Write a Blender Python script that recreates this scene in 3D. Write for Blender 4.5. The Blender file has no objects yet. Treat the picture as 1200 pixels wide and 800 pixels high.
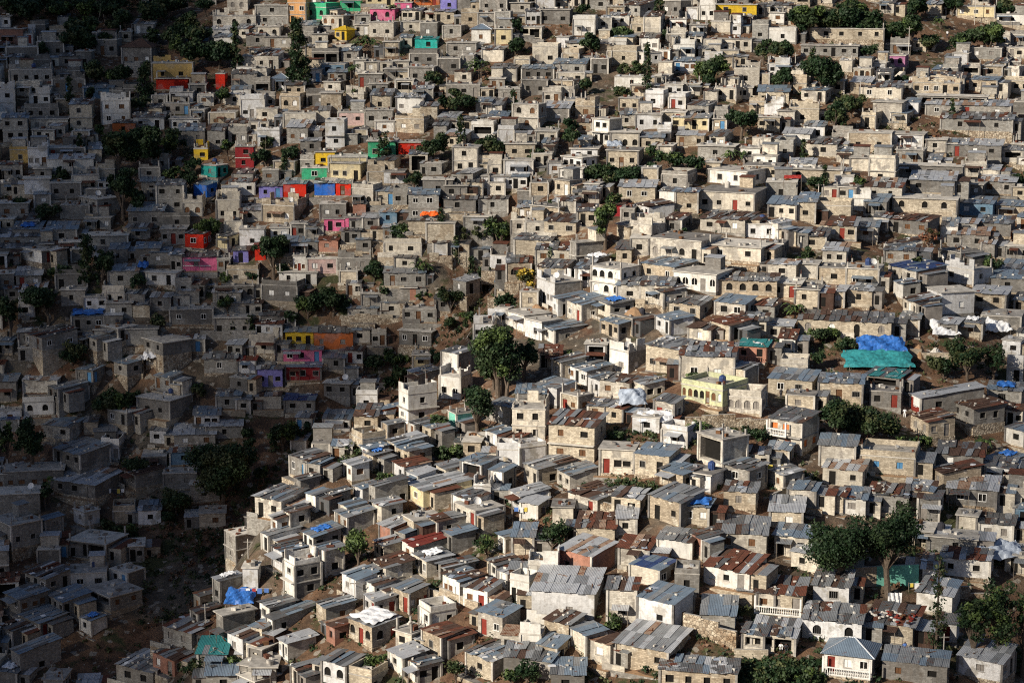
import bpy, bmesh, math, random
import numpy as np
from mathutils import Vector, Matrix, Euler
EXPOSURE = 0.40
# ---------------------------------------------------------------- survey of the hillside
# every line: left end, near corner, right end, eave height, base height, roof, wall, marks  (in quarter pixels of its sheet)
HOUSES = '''
T 900 600
28 190 215 118 240 b c 1
480 650 660 -30 40 d g
105 300 375 255 340 x c 1
740 975 985 130 240 c g 1
805 1035 1045 325 375 x w 2
990 1145 1155 85 165 d w 2 #white house behind the sagging white awning
-60 160 185 400 490 x c 2j #house with rust striped roof and white balustrade
-80 125 150 590 690 g c 1v #open porch house with people sitting inside
160 435 450 520 660 x w 2a #white arched window house under rust and zinc roof
460 675 720 535 650 x c 1 #block house with rusty scrap heaped on its roof
260 485 515 700 790 h w 2j #house with blue grey hipped roof and white balustrade
535 835 845 790 850 b g
785 880 890 545 630 d w D
1115 1260 1265 250 340 c c 1
885 975 985 78 120 c c
1150 1240 1250 40 90 b B
700 800 810 -60 60 d g
T 600 600
680 840 880 140 240 x w 0
950 1190 1205 110 240 d c 2 #pale house behind the sandy earth mound
300 480 500 110 160 r c 0
500 640 670 172 255 r c 0 #house under a long rust striped roof
215 372 485 205 330 w s 2 #brick house with bright pale sheet roof
75 215 225 250 350 u w 2
-10 80 125 330 440 k w 2
90 385 430 380 520 w w 1 #long white block house with half pale half blue roof
550 690 770 285 365 n c 0 #block house with dark blue patched roof
585 755 850 430 565 b w 1 #whitewashed block house with flat blue grey roof
445 580 590 360 520 x c 1
895 1110 1190 340 430 x w 2 #white house with red and grey striped roof
1145 1230 1240 390 470 d c 1
150 265 340 560 620 d c 0
280 345 440 600 700 b c 0
350 460 540 620 750 r c 1 #house with small steep rusty roof beside the lane
480 730 830 650 760 w c 1 #cream block house with broad pale patched roof
120 210 255 640 720 b c 1
690 1050 1060 800 860 g c
1075 1180 1200 580 680 g c v
-40 120 140 700 770 g g
90 180 205 725 790 b g
0 100 105 115 200 b c
840 890 960 170 240 d s
T 300 600
75 100 150 65 120 g w
150 165 235 70 105 d c
395 430 510 20 75 b c
545 590 690 20 85 x c
580 635 700 90 155 w s
690 740 880 50 140 c c
805 850 990 90 140 x c
930 1030 1165 0 110 c c 2D
375 430 555 85 135 b g
222 270 400 115 210 B w
30 60 215 140 200 g w
80 130 235 185 300 g w 1
280 325 400 175 330 g w 1
135 185 310 250 435 u w 1 #tall white house with unfinished parapet top
555 600 690 190 260 x c 1
685 740 900 170 270 R w #white walled house with dull red roof
740 800 920 225 330 W c 2
1140 1165 1240 140 200 b w
880 920 1030 160 215 b g
550 610 735 320 370 r c #low house under a wide rust brown roof
405 470 570 315 430 g w 1
510 560 640 400 450 d w
510 560 660 470 520 w w
640 720 810 380 480 g c D
20 65 190 470 550 g w
60 85 285 510 610 b w
285 330 465 460 560 g c
330 370 440 540 640 r s
435 545 675 535 665 W c 2aD #house with white tarp on its roof and red door
110 150 285 640 730 w w 2
310 425 500 715 820 g w 2a
170 200 310 770 840 r c
855 890 1030 275 340 g g
875 955 1060 320 440 g w 2
970 1085 1155 370 470 x w D
1100 1130 1200 270 330 d w
1140 1180 1230 310 380 w w
1040 1155 1240 490 600 b c D #blue grey roofed house with red door on a stone base
765 820 940 490 570 k w
780 870 980 585 710 r c 1
625 690 800 700 790 w w #small house with clean white square roof
870 905 1020 640 700 r w
985 1110 1240 700 800 g c 1
720 760 870 770 830 g w
-20 30 75 545 640 g c
-30 30 75 660 740 c g
-20 95 100 730 810 c g
655 730 790 610 660 c c
T 0 600
-20 60 200 60 240 c g 2
200 215 295 60 120 b g
350 400 470 30 100 c w
330 500 600 150 270 c g v #shaded house with open pillared upper floor
330 500 510 280 360 c w 2
520 600 680 300 370 c w 1
125 220 335 310 430 x g
410 520 670 400 500 c g v
230 300 430 460 530 b g
30 100 230 430 530 b d
380 430 495 540 590 B w
100 190 320 550 620 b g 2
0 60 190 580 650 d g
60 100 290 660 800 b g 2
-20 80 130 750 820 W g
1150 1190 1220 30 90 c g
1060 1110 1200 110 240 c g
1140 1210 1220 260 370 c w
1010 1035 1140 320 440 W g
910 940 1030 395 480 x d
905 930 1040 470 560 d g
770 900 1010 600 650 x g 2
720 820 930 700 775 x s 1 #low terracotta house at the ravine mouth
1020 1050 1200 480 650 c g
1070 1140 1220 590 710 x w
550 720 850 780 840 g g
930 1060 1065 705 750 T g #house with turquoise sheet roof
1150 1190 1210 740 810 c g
970 1110 1120 785 840 b g
T 900 400
0 205 240 190 270 b c 2 #house with flat blue roof and people on its terrace
235 440 445 200 320 g c
455 610 660 180 265 t d v #dark teal roofed shack with open front
475 620 630 285 350 c g D
85 215 235 290 345 c c 1
5 155 230 380 545 d c 2j #two level house with orange shuttered balcony
240 405 415 490 620 b c 0 #windowless block house with blue grey lid roof
430 685 705 575 665 k c 2 #flat slab house with one blue shuttered window
255 440 470 650 710 w c 1
0 95 110 545 600 g c
5 75 160 635 730 g c 1
90 220 240 715 810 g c 1
230 350 375 735 820 r c 1
470 600 620 740 820 r f 1
630 770 790 770 820 g c
665 712 1030 290 380 w g #long house with pale roof and red and white end
1030 1180 1190 260 335 B g 1
665 750 870 400 480 r c 2
850 960 1100 380 450 r g 2
790 1000 1005 540 650 x g 1
770 820 990 665 730 r c #small house with bright rust brown roof
840 1065 1070 755 830 w g
1040 1135 1200 580 650 B c
1110 1200 1260 460 530 b w
1115 1190 1200 365 410 r c
1095 1180 1200 0 100 c w
T 600 400
345 440 450 15 120 c w v
455 545 625 55 160 u w
625 780 880 40 160 g c 1D
785 1040 1055 75 200 x c 2
1060 1190 1210 60 125 T s j #salmon balcony house under turquoise roof
990 1090 1150 160 220 g c
190 230 345 100 200 d c
260 350 470 150 230 g w 2
355 420 500 185 270 g w
410 550 600 195 270 d c 2
560 620 715 205 280 g c
105 210 295 220 320 b w
15 155 165 245 330 b d
665 760 805 290 385 d c D
790 985 1105 265 350 k F 6a #pale lime house with a row of arched windows
1000 1165 1190 290 370 k c 4a
230 310 380 260 350 c c
355 480 510 310 375 g c
435 520 570 330 390 x c
0 155 175 320 470 u c 2
170 385 440 400 575 r c 2 #large pale house with broad rusty roof
410 570 590 510 625 c c 2D
575 735 790 540 640 b c 1
700 820 870 460 510 k w 1
870 985 1100 460 630 c c 2v #two storey concrete house with wide open windows
690 800 880 640 715 b c 0
800 930 990 650 720 c w D
1090 1200 1210 570 620 g c 1
990 1110 1190 650 720 g g
0 40 160 500 600 k w 1
-60 30 80 495 530 r w
60 120 290 600 700 g c
210 270 400 640 710 g c
-10 40 175 730 810 w w
40 120 160 790 840 w w
260 400 530 745 820 d c 1D
465 600 640 765 820 x c
640 790 900 755 885 g c 1
790 920 940 775 885 B c 2 #block house with crumpled bright blue tarp roof
990 1140 1155 765 820 x c
T 300 400
130 310 320 55 115 b p 2 #bright pink house beside the ravine
10 125 135 130 225 g l 2 #periwinkle blue house with whitewashed foot
140 305 310 120 190 b K #dark red house under slate blue roof
315 415 420 90 165 b g
420 500 520 85 130 d w D
135 275 290 290 345 n g 2
320 440 470 225 310 c g 2
470 570 580 250 325 k w
575 595 690 330 385 b o
595 620 690 390 460 w c
315 440 460 370 425 g w 2
460 570 575 360 415 d c
735 815 820 65 125 c f
670 715 850 250 390 u w
870 950 1020 60 180 g w
860 960 1010 170 280 u w 2
715 760 860 170 220 g c
720 745 820 390 460 g w
780 820 890 445 495 g c
450 500 610 460 560 k c
490 530 620 505 600 b w
620 660 790 480 560 g c
655 720 825 540 605 g c 2
265 345 350 480 550 c g
355 450 460 500 560 g c
160 240 350 560 650 d g
505 550 620 545 620 B c 1
230 300 350 600 660 g g 1
645 700 820 635 680 r w
700 760 845 670 710 w w
845 890 980 630 680 g c 1
960 1060 1135 575 700 b w v
1095 1160 1200 610 720 b w 2
710 785 1015 710 800 w f 1 #house with yellow gable and long pale roof
530 560 715 680 800 d g 1
475 500 535 690 760 g w
410 450 520 640 680 w w
235 280 335 740 810 g w
335 360 445 730 800 g w
185 210 300 650 730 d g
1020 1100 1110 680 755 u w
920 1000 1095 775 840 d w
1130 1240 1250 510 590 k w
1075 1130 1200 440 520 b w
1085 1190 1260 310 410 b g
905 940 1010 340 425 c q #green and white striped house behind the dark tree
T 0 400
-20 60 80 30 80 b g
405 460 600 95 165 b g 1
120 205 370 105 180 x g 1
540 600 670 190 250 b g
365 440 490 210 265 b g
235 280 420 275 370 b g 1
-20 80 85 185 300 b g
680 770 900 110 210 c g
730 800 860 225 300 b g
650 800 905 280 430 c g 2
510 600 690 380 470 c g
210 330 400 410 500 b g 2
0 90 100 380 440 n g
260 380 520 540 670 b g 2
30 300 310 600 690 c g
260 450 580 720 810 w g 2
580 640 775 690 750 x g
0 190 195 710 810 c g 1
670 780 785 540 610 c g
800 950 960 520 585 x B
770 920 930 615 700 c g
820 1010 1020 445 500 w g
895 1030 1040 670 750 c g 1
960 1110 1115 80 165 g g
1115 1200 1210 100 165 R w
1080 1160 1200 205 270 c g
1015 1130 1145 265 335 g g
470 560 650 0 100 c g
T 900 200
85 345 350 10 65 c c 1a
605 905 912 20 115 c g 3
1000 1155 1160 60 130 w g 2
880 1000 1005 80 160 c g
0 130 135 160 235 b c 2
140 220 225 150 260 b c
225 385 395 170 285 k c 2 #tall cream house with red washing on its roof
450 550 555 150 235 b d
450 625 630 95 175 r c
665 870 880 150 180 w g 2
585 880 885 185 275 c c 3a
895 1050 1055 190 245 b B #slate blue painted shack with pale blue roof
570 745 800 290 350 r g
280 410 415 280 355 r c D
415 510 515 275 350 b c
45 130 160 290 360 d c 1
155 270 275 310 370 d c 1
0 45 100 250 340 g w
880 975 985 275 320 w g
975 1135 1140 255 335 g g 1
840 1030 1035 350 385 w g
255 365 370 385 450 w c
-20 70 75 365 425 c d
540 570 720 360 415 d w
545 690 695 430 480 g g
0 130 150 460 535 w c
240 360 365 460 540 c c 1
365 515 520 465 580 c c 2 #long block house with two black square windows
565 690 830 505 590 n c 2
825 960 1045 500 580 u w
1045 1200 1205 545 615 b g 1
0 150 155 545 620 c c D
125 235 240 560 655 c c 1
245 355 370 570 650 w c 2
370 485 490 610 660 w c
585 630 710 590 640 g w
740 810 960 575 710 c w 2 #two storey white house on the slope edge
955 1110 1115 620 690 w c 2
630 690 800 665 725 g c
140 575 580 735 810 d c 3a #long flat roofed house with arched openings
-10 110 125 740 810 w c 2
900 1000 1010 755 810 W c
1000 1180 1185 715 800 c g 1
1090 1200 1205 490 550 b g
800 900 1000 410 480 c g
1110 1240 1250 360 440 c g
1150 1240 1250 325 370 r o
T 600 200
220 330 360 0 45 c w
0 70 75 45 90 b w
200 270 330 50 120 c c
85 170 175 60 115 c c
25 90 100 110 155 c g
500 670 680 80 145 w c 2
690 760 780 100 155 g w
765 870 880 105 205 g c
875 1135 1190 110 205 c c 3D #long two tone cream house above the grey mid slope terraces
920 1100 1190 10 100 c w 2
1085 1250 1255 10 60 c c
90 220 295 175 240 c c 2
575 640 760 180 245 d w 2
510 570 575 180 240 c g
480 520 525 170 215 d K
10 180 215 330 405 d c 0
150 300 340 245 305 d c
285 300 440 340 460 c g D #grey tower like house with red arched door
345 400 450 445 480 W w #small shed under a white sheeted barrel roof
490 550 700 275 355 d c
550 655 720 260 350 u c 1
555 640 645 320 400 c c
645 885 980 335 440 c c 3a #large cream house with arched windows on pillars
880 1090 1150 240 315 d c 2
1085 1240 1250 255 325 c w 2
920 1165 1240 370 465 c c 2 #wide cream flat roofed house with parapet
600 760 870 455 530 b c 2
755 955 1030 490 600 c w 4a
915 1240 1250 545 615 d c 4aD #long low arched house with red door
370 510 600 465 600 c w 4a
300 365 370 460 545 g w
490 600 605 540 620 g c 1
605 750 765 540 625 g c 2
115 200 330 530 650 u w 3
190 215 350 600 700 b w
255 330 450 630 720 b c D
395 460 570 655 710 B c 1
465 565 670 695 780 c c 2a #house with sand heaped on its flat roof
-20 60 175 680 770 c w 1
60 140 225 710 800 c w 1
140 200 340 750 820 g w 1
650 710 815 600 680 d c
735 880 935 650 710 g c 2
950 1090 1140 645 715 b c
670 740 850 735 795 b w 1
825 930 970 745 810 d c
930 1020 1120 765 820 r c
415 500 600 760 810 b c
120 250 290 460 530 d c 2
110 270 280 390 440 x c
1065 1190 1200 745 800 x c
40 120 130 570 650 c c
T 300 200
15 125 130 75 130 g l #lavender house beside two red ones
130 235 240 65 125 g r #red house beside the lavender house
275 370 375 70 120 g b 0 #sky blue house between two red houses
375 445 450 70 125 g r #red house right of the sky blue house
215 335 345 10 50 c n #green house behind the casuarina in mid slope
350 490 530 -30 50 c f 2 #cream yellow house with shaded porch
450 550 595 90 185 k c 3a #grey house with three arched windows
565 655 660 100 165 b c
30 180 255 170 265 u c 2a
300 420 430 160 230 c d 2
320 415 420 245 290 c p 1 #pink house with one dark window
420 485 495 240 290 c p #pink house with pale pink door
580 660 680 215 260 w B
500 575 580 240 280 w d
885 990 1000 90 145 c g 1
880 1030 1040 170 250 d g 1
1060 1230 1240 50 95 c w 2
1045 1180 1190 165 225 d g 1
595 670 680 320 345 w g
120 290 300 345 405 b g 2
235 315 320 260 325 d g
165 230 240 250 325 c g D
70 155 160 275 325 c w 2
295 385 390 350 390 r s
400 490 500 300 345 d d 1
455 515 520 185 225 d s
175 235 240 400 495 c w 2
240 380 385 415 490 c P 2 #pale blush house with two black windows
385 540 545 420 490 u g 2
600 775 780 355 415 k c 2
600 795 800 480 560 b g
650 745 750 430 475 d c
975 1110 1115 335 390 c g 1
915 1000 1005 440 490 d c
1000 1090 1095 430 485 b g
975 1060 1065 505 575 w g
835 915 920 610 685 b g 1
925 985 1050 635 675 w g
430 570 575 670 730 b g 1
690 845 850 670 730 u g 2
30 195 260 545 680 k g 2
110 285 290 505 560 c w 1
20 185 190 680 750 d d 2
0 125 130 760 810 r w 2
140 270 272 755 825 b y 2 #butter yellow house under blue grey roof
273 455 458 760 850 d o 2 #orange house at the end of its terrace
495 580 585 590 655 c g
680 750 755 570 625 c s
1120 1180 1200 650 730 c w 1
1020 1110 1115 720 800 u w
0 45 50 350 430 R r #small red house left of the round tree
470 540 545 355 395 b d
T 0 200
910 970 1020 70 150 b b 0 #deep blue house in the upper shade
945 1015 1070 0 60 c t #mint turquoise house above the deep blue house
870 955 990 300 385 d r 1 #vermilion red house left of the bright tree
857 1018 1022 405 480 d p 1 #flat pink house with a white line along it
605 765 770 190 270 b g 2
765 890 900 215 270 k g 1
1015 1125 1130 140 235 u c 2
1125 1240 1250 185 240 g c
1020 1070 1120 335 400 d f
1125 1240 1250 275 365 c w 1
1095 1165 1170 395 440 d l #small lavender shack with white door
760 870 875 275 345 c g
640 750 760 365 445 b g
705 800 810 385 450 b g
800 855 860 395 475 g g 1
65 190 195 280 345 B g
225 360 365 275 340 b g 1
0 135 140 155 225 c g 2
0 190 195 310 375 g g
110 200 318 420 500 c w 1
0 65 70 485 560 c g 1
80 195 200 490 545 w g D
265 410 420 485 565 k g 1
0 150 160 375 430 d g 2
240 380 385 60 130 c g 2
0 90 95 60 120 c g
390 460 560 180 250 c g 2
400 520 545 240 285 c g 2
400 600 605 305 365 c g 1
515 600 605 370 435 b g
510 650 655 470 540 w g 1
450 545 550 405 470 d g
110 220 225 575 620 w g
340 490 500 680 760 B g 2 #shaded house with blue tarp over pale roof
450 740 745 740 820 c g 1
825 900 905 525 600 k g 1
1010 1190 1200 560 610 c g 3a
840 935 940 585 640 w g
710 800 805 595 665 w g
1000 1130 1135 610 660 w g
800 1000 1005 650 740 c g 2
1010 1170 1175 690 790 c g 2
90 230 235 775 820 w g
500 620 630 620 700 c g
290 400 405 560 640 c g 1
T 0 0
0 110 115 140 215 c s 2
35 180 185 225 290 c g 1
180 300 305 200 270 c g 2
280 370 375 275 325 g g 1
360 430 435 245 320 c g
455 550 575 190 270 u g 1
575 710 750 225 310 H g 2 #brown hipped roof house in the upper trees
715 905 910 300 378 u O 2 #ochre yellow house with battlement parapet
735 880 885 380 420 c r 0 #red basement house under the ochre yellow house
50 245 250 330 400 u g
250 400 405 375 440 u g 2
530 635 640 580 635 d o 1 #small orange house deep in the shade
50 133 136 705 770 k O 1 #small mustard house in the shade
135 225 228 700 785 u w 2 #pale blue white house beside the mustard house
228 440 445 745 800 w w 1
228 400 405 695 745 c g
120 275 285 515 555 k g
150 320 325 560 615 c c 3
580 660 665 420 480 k g
395 530 540 425 475 b B 1
770 890 930 500 545 c g
845 905 910 435 500 c w 1
930 1000 1010 445 500 c w 1
800 935 940 560 610 c w 2
975 1055 1060 615 700 d g 1
1060 1180 1190 580 635 d c
1130 1240 1250 470 560 k w 2
990 1080 1085 145 185 w w
870 980 990 150 195 d B
1000 1200 1205 80 130 u c 3a
1110 1200 1205 330 360 c w
1015 1055 1060 350 420 c r #narrow bright red house by the tall casuarina
275 325 330 105 130 b g
630 720 725 135 160 w g
0 50 55 80 135 c w
910 975 980 712 755 u y #yellow crenellated wall house
1105 1190 1200 690 790 c K #dark red house above the mint turquoise house
T 300 0
0 150 155 30 120 c g 1
150 235 260 20 120 k A 2 #apricot house left of the green house on top
240 330 395 40 110 k n 2a #bright green house with arched balcony
395 490 500 5 55 c n #plain green house at the top edge
515 730 735 -20 25 c f
535 650 680 45 100 c p 2a #hot pink house with arched balcony
650 730 740 15 60 c p #deep pink house at the top edge
740 860 865 -20 25 c o #orange red house at the top edge
865 940 945 -20 55 c l #lavender house at the top edge
945 1005 1010 -10 60 c g
1050 1175 1180 -10 60 k g 2
1040 1120 1125 65 125 c g
1120 1190 1195 60 130 c g
370 425 465 160 205 Y y #yellow house with yellow hipped roof
310 410 480 80 150 c c 2a
745 850 860 190 232 T t #bright turquoise house with turquoise roof
600 670 675 200 270 c c 1
530 645 680 110 180 c c
680 770 775 105 150 c c
770 850 855 110 180 c g
875 960 985 125 180 c g
1010 1100 1110 140 205 h w #small white house with pale hipped roof
1120 1200 1205 140 215 c f
895 1030 1035 205 260 c g
460 510 515 285 340 c w
510 570 575 300 340 c c
575 640 645 300 340 c c
645 715 720 290 340 c c
480 590 595 350 410 c g D
600 710 715 350 380 c g
720 850 855 255 310 k g 2
715 830 835 320 390 c g
850 955 960 280 350 c g 2
960 1020 1025 265 335 c g
305 400 405 440 530 c c 1
130 280 285 535 600 c c 2
385 510 515 530 590 c P 2
515 640 650 520 590 c g
770 850 860 500 585 d c 1
525 655 660 665 745 c n #emerald house beside the scarlet house
668 780 785 670 720 c r #scarlet house beside the emerald house
280 370 375 715 785 c y #sunny yellow house above the lavender and red row
340 520 530 740 800 c f 3
75 150 155 370 425 h w
235 305 310 330 390 c w
305 415 420 310 355 c B
890 1050 1055 400 460 c g 2
1030 1105 1110 480 540 b g
T 600 0
285 390 395 95 170 k w 2
400 465 470 90 150 c g 1
125 270 275 50 120 c g 2
95 215 220 225 305 k c 1
500 600 670 60 95 d g
705 790 840 10 90 c g 2
820 870 875 40 95 c w
880 950 955 30 95 u w 2
955 1145 1150 40 95 c y 2 #wide yellow house near the top right
1060 1125 1130 80 130 c s 1
1125 1200 1205 120 200 k g
990 1120 1125 190 250 c c
900 980 985 190 255 c c
755 855 860 215 290 u w 2
690 740 745 240 290 c w
580 620 700 255 320 c w 1
685 750 760 295 370 c c
370 450 455 280 350 c g 1
45 195 200 325 380 b g
45 165 170 380 450 c d
195 345 350 320 350 b g 2
210 340 345 352 395 c c
480 620 625 370 420 c w 1
555 620 625 410 455 c c
500 595 610 465 530 c c 2
820 920 960 500 575 d g 2
750 920 925 580 620 w f
705 810 815 530 600 c c D
580 700 705 540 610 c w
380 455 510 565 690 c w 2 #narrow two storey white house in mid slope
460 595 600 625 705 c c 3a
770 900 910 655 690 w c #house under a bright pale blue roof
870 1040 1045 690 750 c g 1
445 590 595 710 790 c c
145 265 270 510 580 w g 1
275 400 405 710 760 c w 1
235 330 400 775 820 c w
995 1065 1070 360 410 d c
800 880 890 400 455 c c
715 800 805 400 460 c w 1
1070 1160 1165 700 770 c w
1125 1240 1245 735 800 c w
T 900 0
0 130 135 150 215 k w 1
150 540 545 200 245 c c 5
155 420 425 247 300 c g
400 480 485 335 380 c c 2a
485 550 555 300 375 c w 3
550 640 645 285 350 c m 2a #mauve pink house with an outside stair
655 740 745 195 250 c c
885 1060 1070 50 120 c f
865 935 940 255 320 c w
935 1090 1095 260 310 c g
1060 1240 1245 105 155 c w
430 625 635 415 480 d c 2
490 625 630 485 590 c c 2
735 915 920 400 450 d c 1
675 895 900 450 500 u c
700 1020 1025 500 580 c g v
945 1070 1075 390 465 b c
1080 1240 1245 490 580 c g 2
375 575 580 630 725 c c 1
580 725 730 635 705 c w 2 #bright white house with white balcony
600 725 730 708 775 c g
70 195 200 630 695 w w 1
160 320 325 680 745 d c 1
45 120 125 525 605 c c 2
740 1130 1135 610 650 w g 2D
810 1140 1145 655 700 x g 2
840 1090 1095 720 785 w g 2D
285 355 360 390 445 c c
385 480 485 390 455 w c
385 475 480 745 800 c c
100 220 225 770 820 w w
'''
# trees: left, right, top, foot (quarter pixels), kind, short name
TREES = '''
T 900 600
180 460 40 370 b #broad dark green tree with forked trunk
440 690 10 400 b #spreading tree leaning over the turquoise painted wall
740 830 220 700 c
890 1040 360 740 b
1000 1190 330 760 b #tallest dark tree at the lower right
1120 1260 400 780 b
1020 1120 500 770 c
0 130 700 810 s
110 250 715 810 s
1130 1200 620 760 s
T 600 600
110 270 40 210 b #small tree with reddish leaves between grey roofs
0 120 700 830 b
440 510 450 560 s
1030 1110 420 490 s
130 150 440 490 s
T 300 600
395 555 95 285 b #light green tree among the roofs of the spur
1035 1120 110 230 b #round tree beside the blue grey roofs
890 990 680 820 b
500 600 640 750 s
600 670 640 700 s
1160 1210 370 420 s
1160 1210 730 830 b
T 0 600
855 965 690 830 b #dark round tree by the terracotta house
1040 1130 660 740 s
480 540 10 90 s
540 640 40 130 s
T 900 400
760 900 60 190 b
860 1010 0 190 b #dense dark tree right of the big tarp
990 1110 20 190 b
220 420 280 480 b
380 590 320 490 b
960 1080 430 540 p #banana clump beside the tarp roofed house
320 420 0 60 b
180 260 50 130 b
600 650 430 490 s
660 740 440 520 b
140 240 590 660 s
T 600 400
-90 30 30 300 b
-150 -20 60 230 b
-10 110 -30 190 b
440 560 630 700 s
500 620 640 715 s
600 690 650 720 s
1000 1110 390 450 s
1090 1200 400 500 b
840 920 355 450 p #banana plant on the stone terrace
820 870 130 190 s
470 530 400 480 s
230 290 40 90 s
T 300 400
500 600 50 160 b
640 740 120 210 b
840 930 40 130 b
420 520 470 560 s
1030 1250 -60 285 b #big dark tree clump on the spur crest
1100 1220 0 270 b
965 1120 200 450 b #dark tree with bare trunk below the crest
830 980 475 555 s
390 470 540 620 s
620 710 60 160 b
590 660 160 220 s
70 190 390 520 b
180 280 370 470 s
810 900 340 440 b
560 660 600 670 s
T 0 400
285 400 20 120 b
430 560 240 350 b
540 660 240 340 b
915 1180 510 760 b #big round dark tree above the ravine
0 70 380 600 b
90 230 350 620 b
740 900 700 820 b
900 970 200 290 b
560 700 560 640 b
180 250 640 790 b
T 900 200
175 265 35 120 b #round dark topiary like tree on the upper right
400 475 30 105 b
1010 1110 400 520 b
720 800 250 450 x #brown withered tree between grey houses
70 180 620 700 p
155 270 665 735 s
215 330 745 810 b
130 220 390 440 s
920 960 30 75 s
T 600 200
385 490 150 375 b #tall round green tree standing alone
0 110 455 620 y #bright yellow flowering tree
340 500 -20 70 b
480 620 -10 75 b
150 280 120 165 s
490 530 340 410 s
600 660 490 520 s
800 920 600 650 s
T 300 200
860 980 560 680 b
1040 1120 440 560 b
560 660 520 600 b
640 740 250 330 b
20 150 290 510 b #round dark tree beside the small red house
195 290 590 700 b
290 430 540 700 b #bushy dark tree behind the orange house
500 600 430 530 b
745 820 380 530 p
1095 1200 230 420 b
845 890 190 285 c
710 770 10 95 b
1090 1210 590 680 b
950 1070 250 320 s
380 450 290 320 s
750 880 560 610 s
T 0 200
620 700 120 220 b
240 330 440 540 b
600 690 480 560 b
20 110 130 210 b
1040 1110 590 680 b
365 460 320 560 c
430 540 380 560 b
520 640 0 240 b
930 1030 230 330 b #bright leafy tree right of the vermilion house
150 310 560 730 b
0 100 600 800 b
180 290 160 230 b
1030 1100 470 530 s
1160 1210 460 520 s
860 940 0 110 b
690 780 660 740 s
T 0 0
10 120 0 110 b
110 230 0 130 b
210 330 20 110 b
300 420 140 250 b
430 560 0 110 b
530 640 60 160 b
330 450 0 100 b
640 760 10 130 b
720 850 -10 90 b
860 950 60 180 b
930 1010 0 80 b
400 500 270 420 b
500 600 310 420 b
640 730 320 500 c #slender casuarina beside the ochre yellow house
480 620 620 830 b #large dark tree in the shaded upper left
600 750 600 830 b
620 700 460 560 b
840 960 210 320 b
950 1100 210 330 b
310 350 380 520 c
1080 1140 130 350 c
1000 1070 400 500 b
740 860 620 760 b
880 950 740 830 b
1040 1110 660 760 b
T 300 0
150 250 130 420 c #tall casuarina in the upper middle
480 590 170 250 p #palm tree on the upper slope
1000 1110 250 390 p
900 1030 440 540 b
565 640 640 780 c
780 890 640 780 b #dark tree right of the scarlet house
930 990 560 760 c
1040 1180 660 740 b
430 490 270 400 p
620 660 -10 100 p
430 500 400 490 p
20 80 630 700 s
130 220 690 760 b
0 90 700 800 b
T 600 0
325 400 155 270 b #leafy tree on the brown bank
500 620 280 350 s
610 655 230 460 c
230 300 550 640 b
230 310 610 740 b #two tone dark bush tree above the pale wall
690 800 720 810 b
790 890 740 820 b
1010 1130 480 660 b #dark tree on the brown bank at upper right
880 1020 290 400 b
480 580 130 190 b
710 780 130 190 s
300 360 20 80 b
1140 1210 190 310 b
0 40 90 190 b
660 720 -20 120 c
320 380 380 450 b
990 1050 90 140 s
980 1060 700 760 p
480 550 400 460 s
70 150 690 760 s
T 900 0
130 260 30 190 b
230 400 40 200 b #widest dark tree of the upper right grove
380 530 60 190 b
340 460 0 110 b
530 640 110 240 b
620 720 60 250 b
640 740 0 100 b
780 840 70 140 p
870 980 150 250 b
970 1090 130 260 b #dark tree on the sandy slope at upper right
170 340 280 440 b #broad tree below the long cream house
20 130 340 440 b
270 370 480 650 b
340 450 440 560 b
420 500 220 300 b
0 110 200 310 b
590 670 350 400 s
690 770 350 390 s
820 900 -10 80 b
1060 1160 10 100 b
'''
# ---------------------------------------------------------------- scene, camera, light
C = bpy.context.scene.collection
scn = bpy.context.scene
PI = math.pi
rnd = random.Random(11)
F = 2406.0                      # focal length in photo pixels (1200 wide)
PITCH = math.radians(11.5)
cam_d = bpy.data.cameras.new('camera'); cam = bpy.data.objects.new('camera', cam_d); C.objects.link(cam)
cam_d.sensor_width = 36; cam_d.lens = 36*F/1200; cam_d.clip_start = 1; cam_d.clip_end = 9000
cam.location = (0, 0, 0); cam.rotation_euler = (PI/2-PITCH, 0, 0)
scn.camera = cam

SUN_EL, SUN_AZ = math.radians(29), math.radians(231)     # azimuth clockwise from +Y: from the left, behind the viewer
S = Vector((math.cos(SUN_EL)*math.sin(SUN_AZ), math.cos(SUN_EL)*math.cos(SUN_AZ), math.sin(SUN_EL)))
w = bpy.data.worlds.new('World'); scn.world = w; w.use_nodes = True
nt = w.node_tree; bg = nt.nodes['Background']
sky = nt.nodes.new('ShaderNodeTexSky'); sky.sky_type = 'NISHITA'; sky.sun_disc = False
sky.sun_elevation = SUN_EL; sky.sun_rotation = SUN_AZ; sky.altitude = 1500; sky.air_density = .8; sky.dust_density = 1.6
nt.links.new(sky.outputs[0], bg.inputs[0]); bg.inputs[1].default_value = 0.06
sd = bpy.data.lights.new('sun', 'SUN'); so = bpy.data.objects.new('sun', sd); C.objects.link(so)
sd.energy = 5.0; sd.angle = math.radians(0.53); sd.color = (1.0, 0.90, 0.75)
so.rotation_euler = S.to_track_quat('Z', 'Y').to_euler()
vs = scn.view_settings
vs.view_transform = 'Standard'; vs.look = 'None'; vs.gamma = 1; vs.use_curve_mapping = False; vs.exposure = EXPOSURE
scn.cycles.max_bounces = 5; scn.cycles.diffuse_bounces = 2; scn.cycles.glossy_bounces = 2
scn.cycles.use_denoising = False; scn.cycles.filter_width = 1.15

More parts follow.
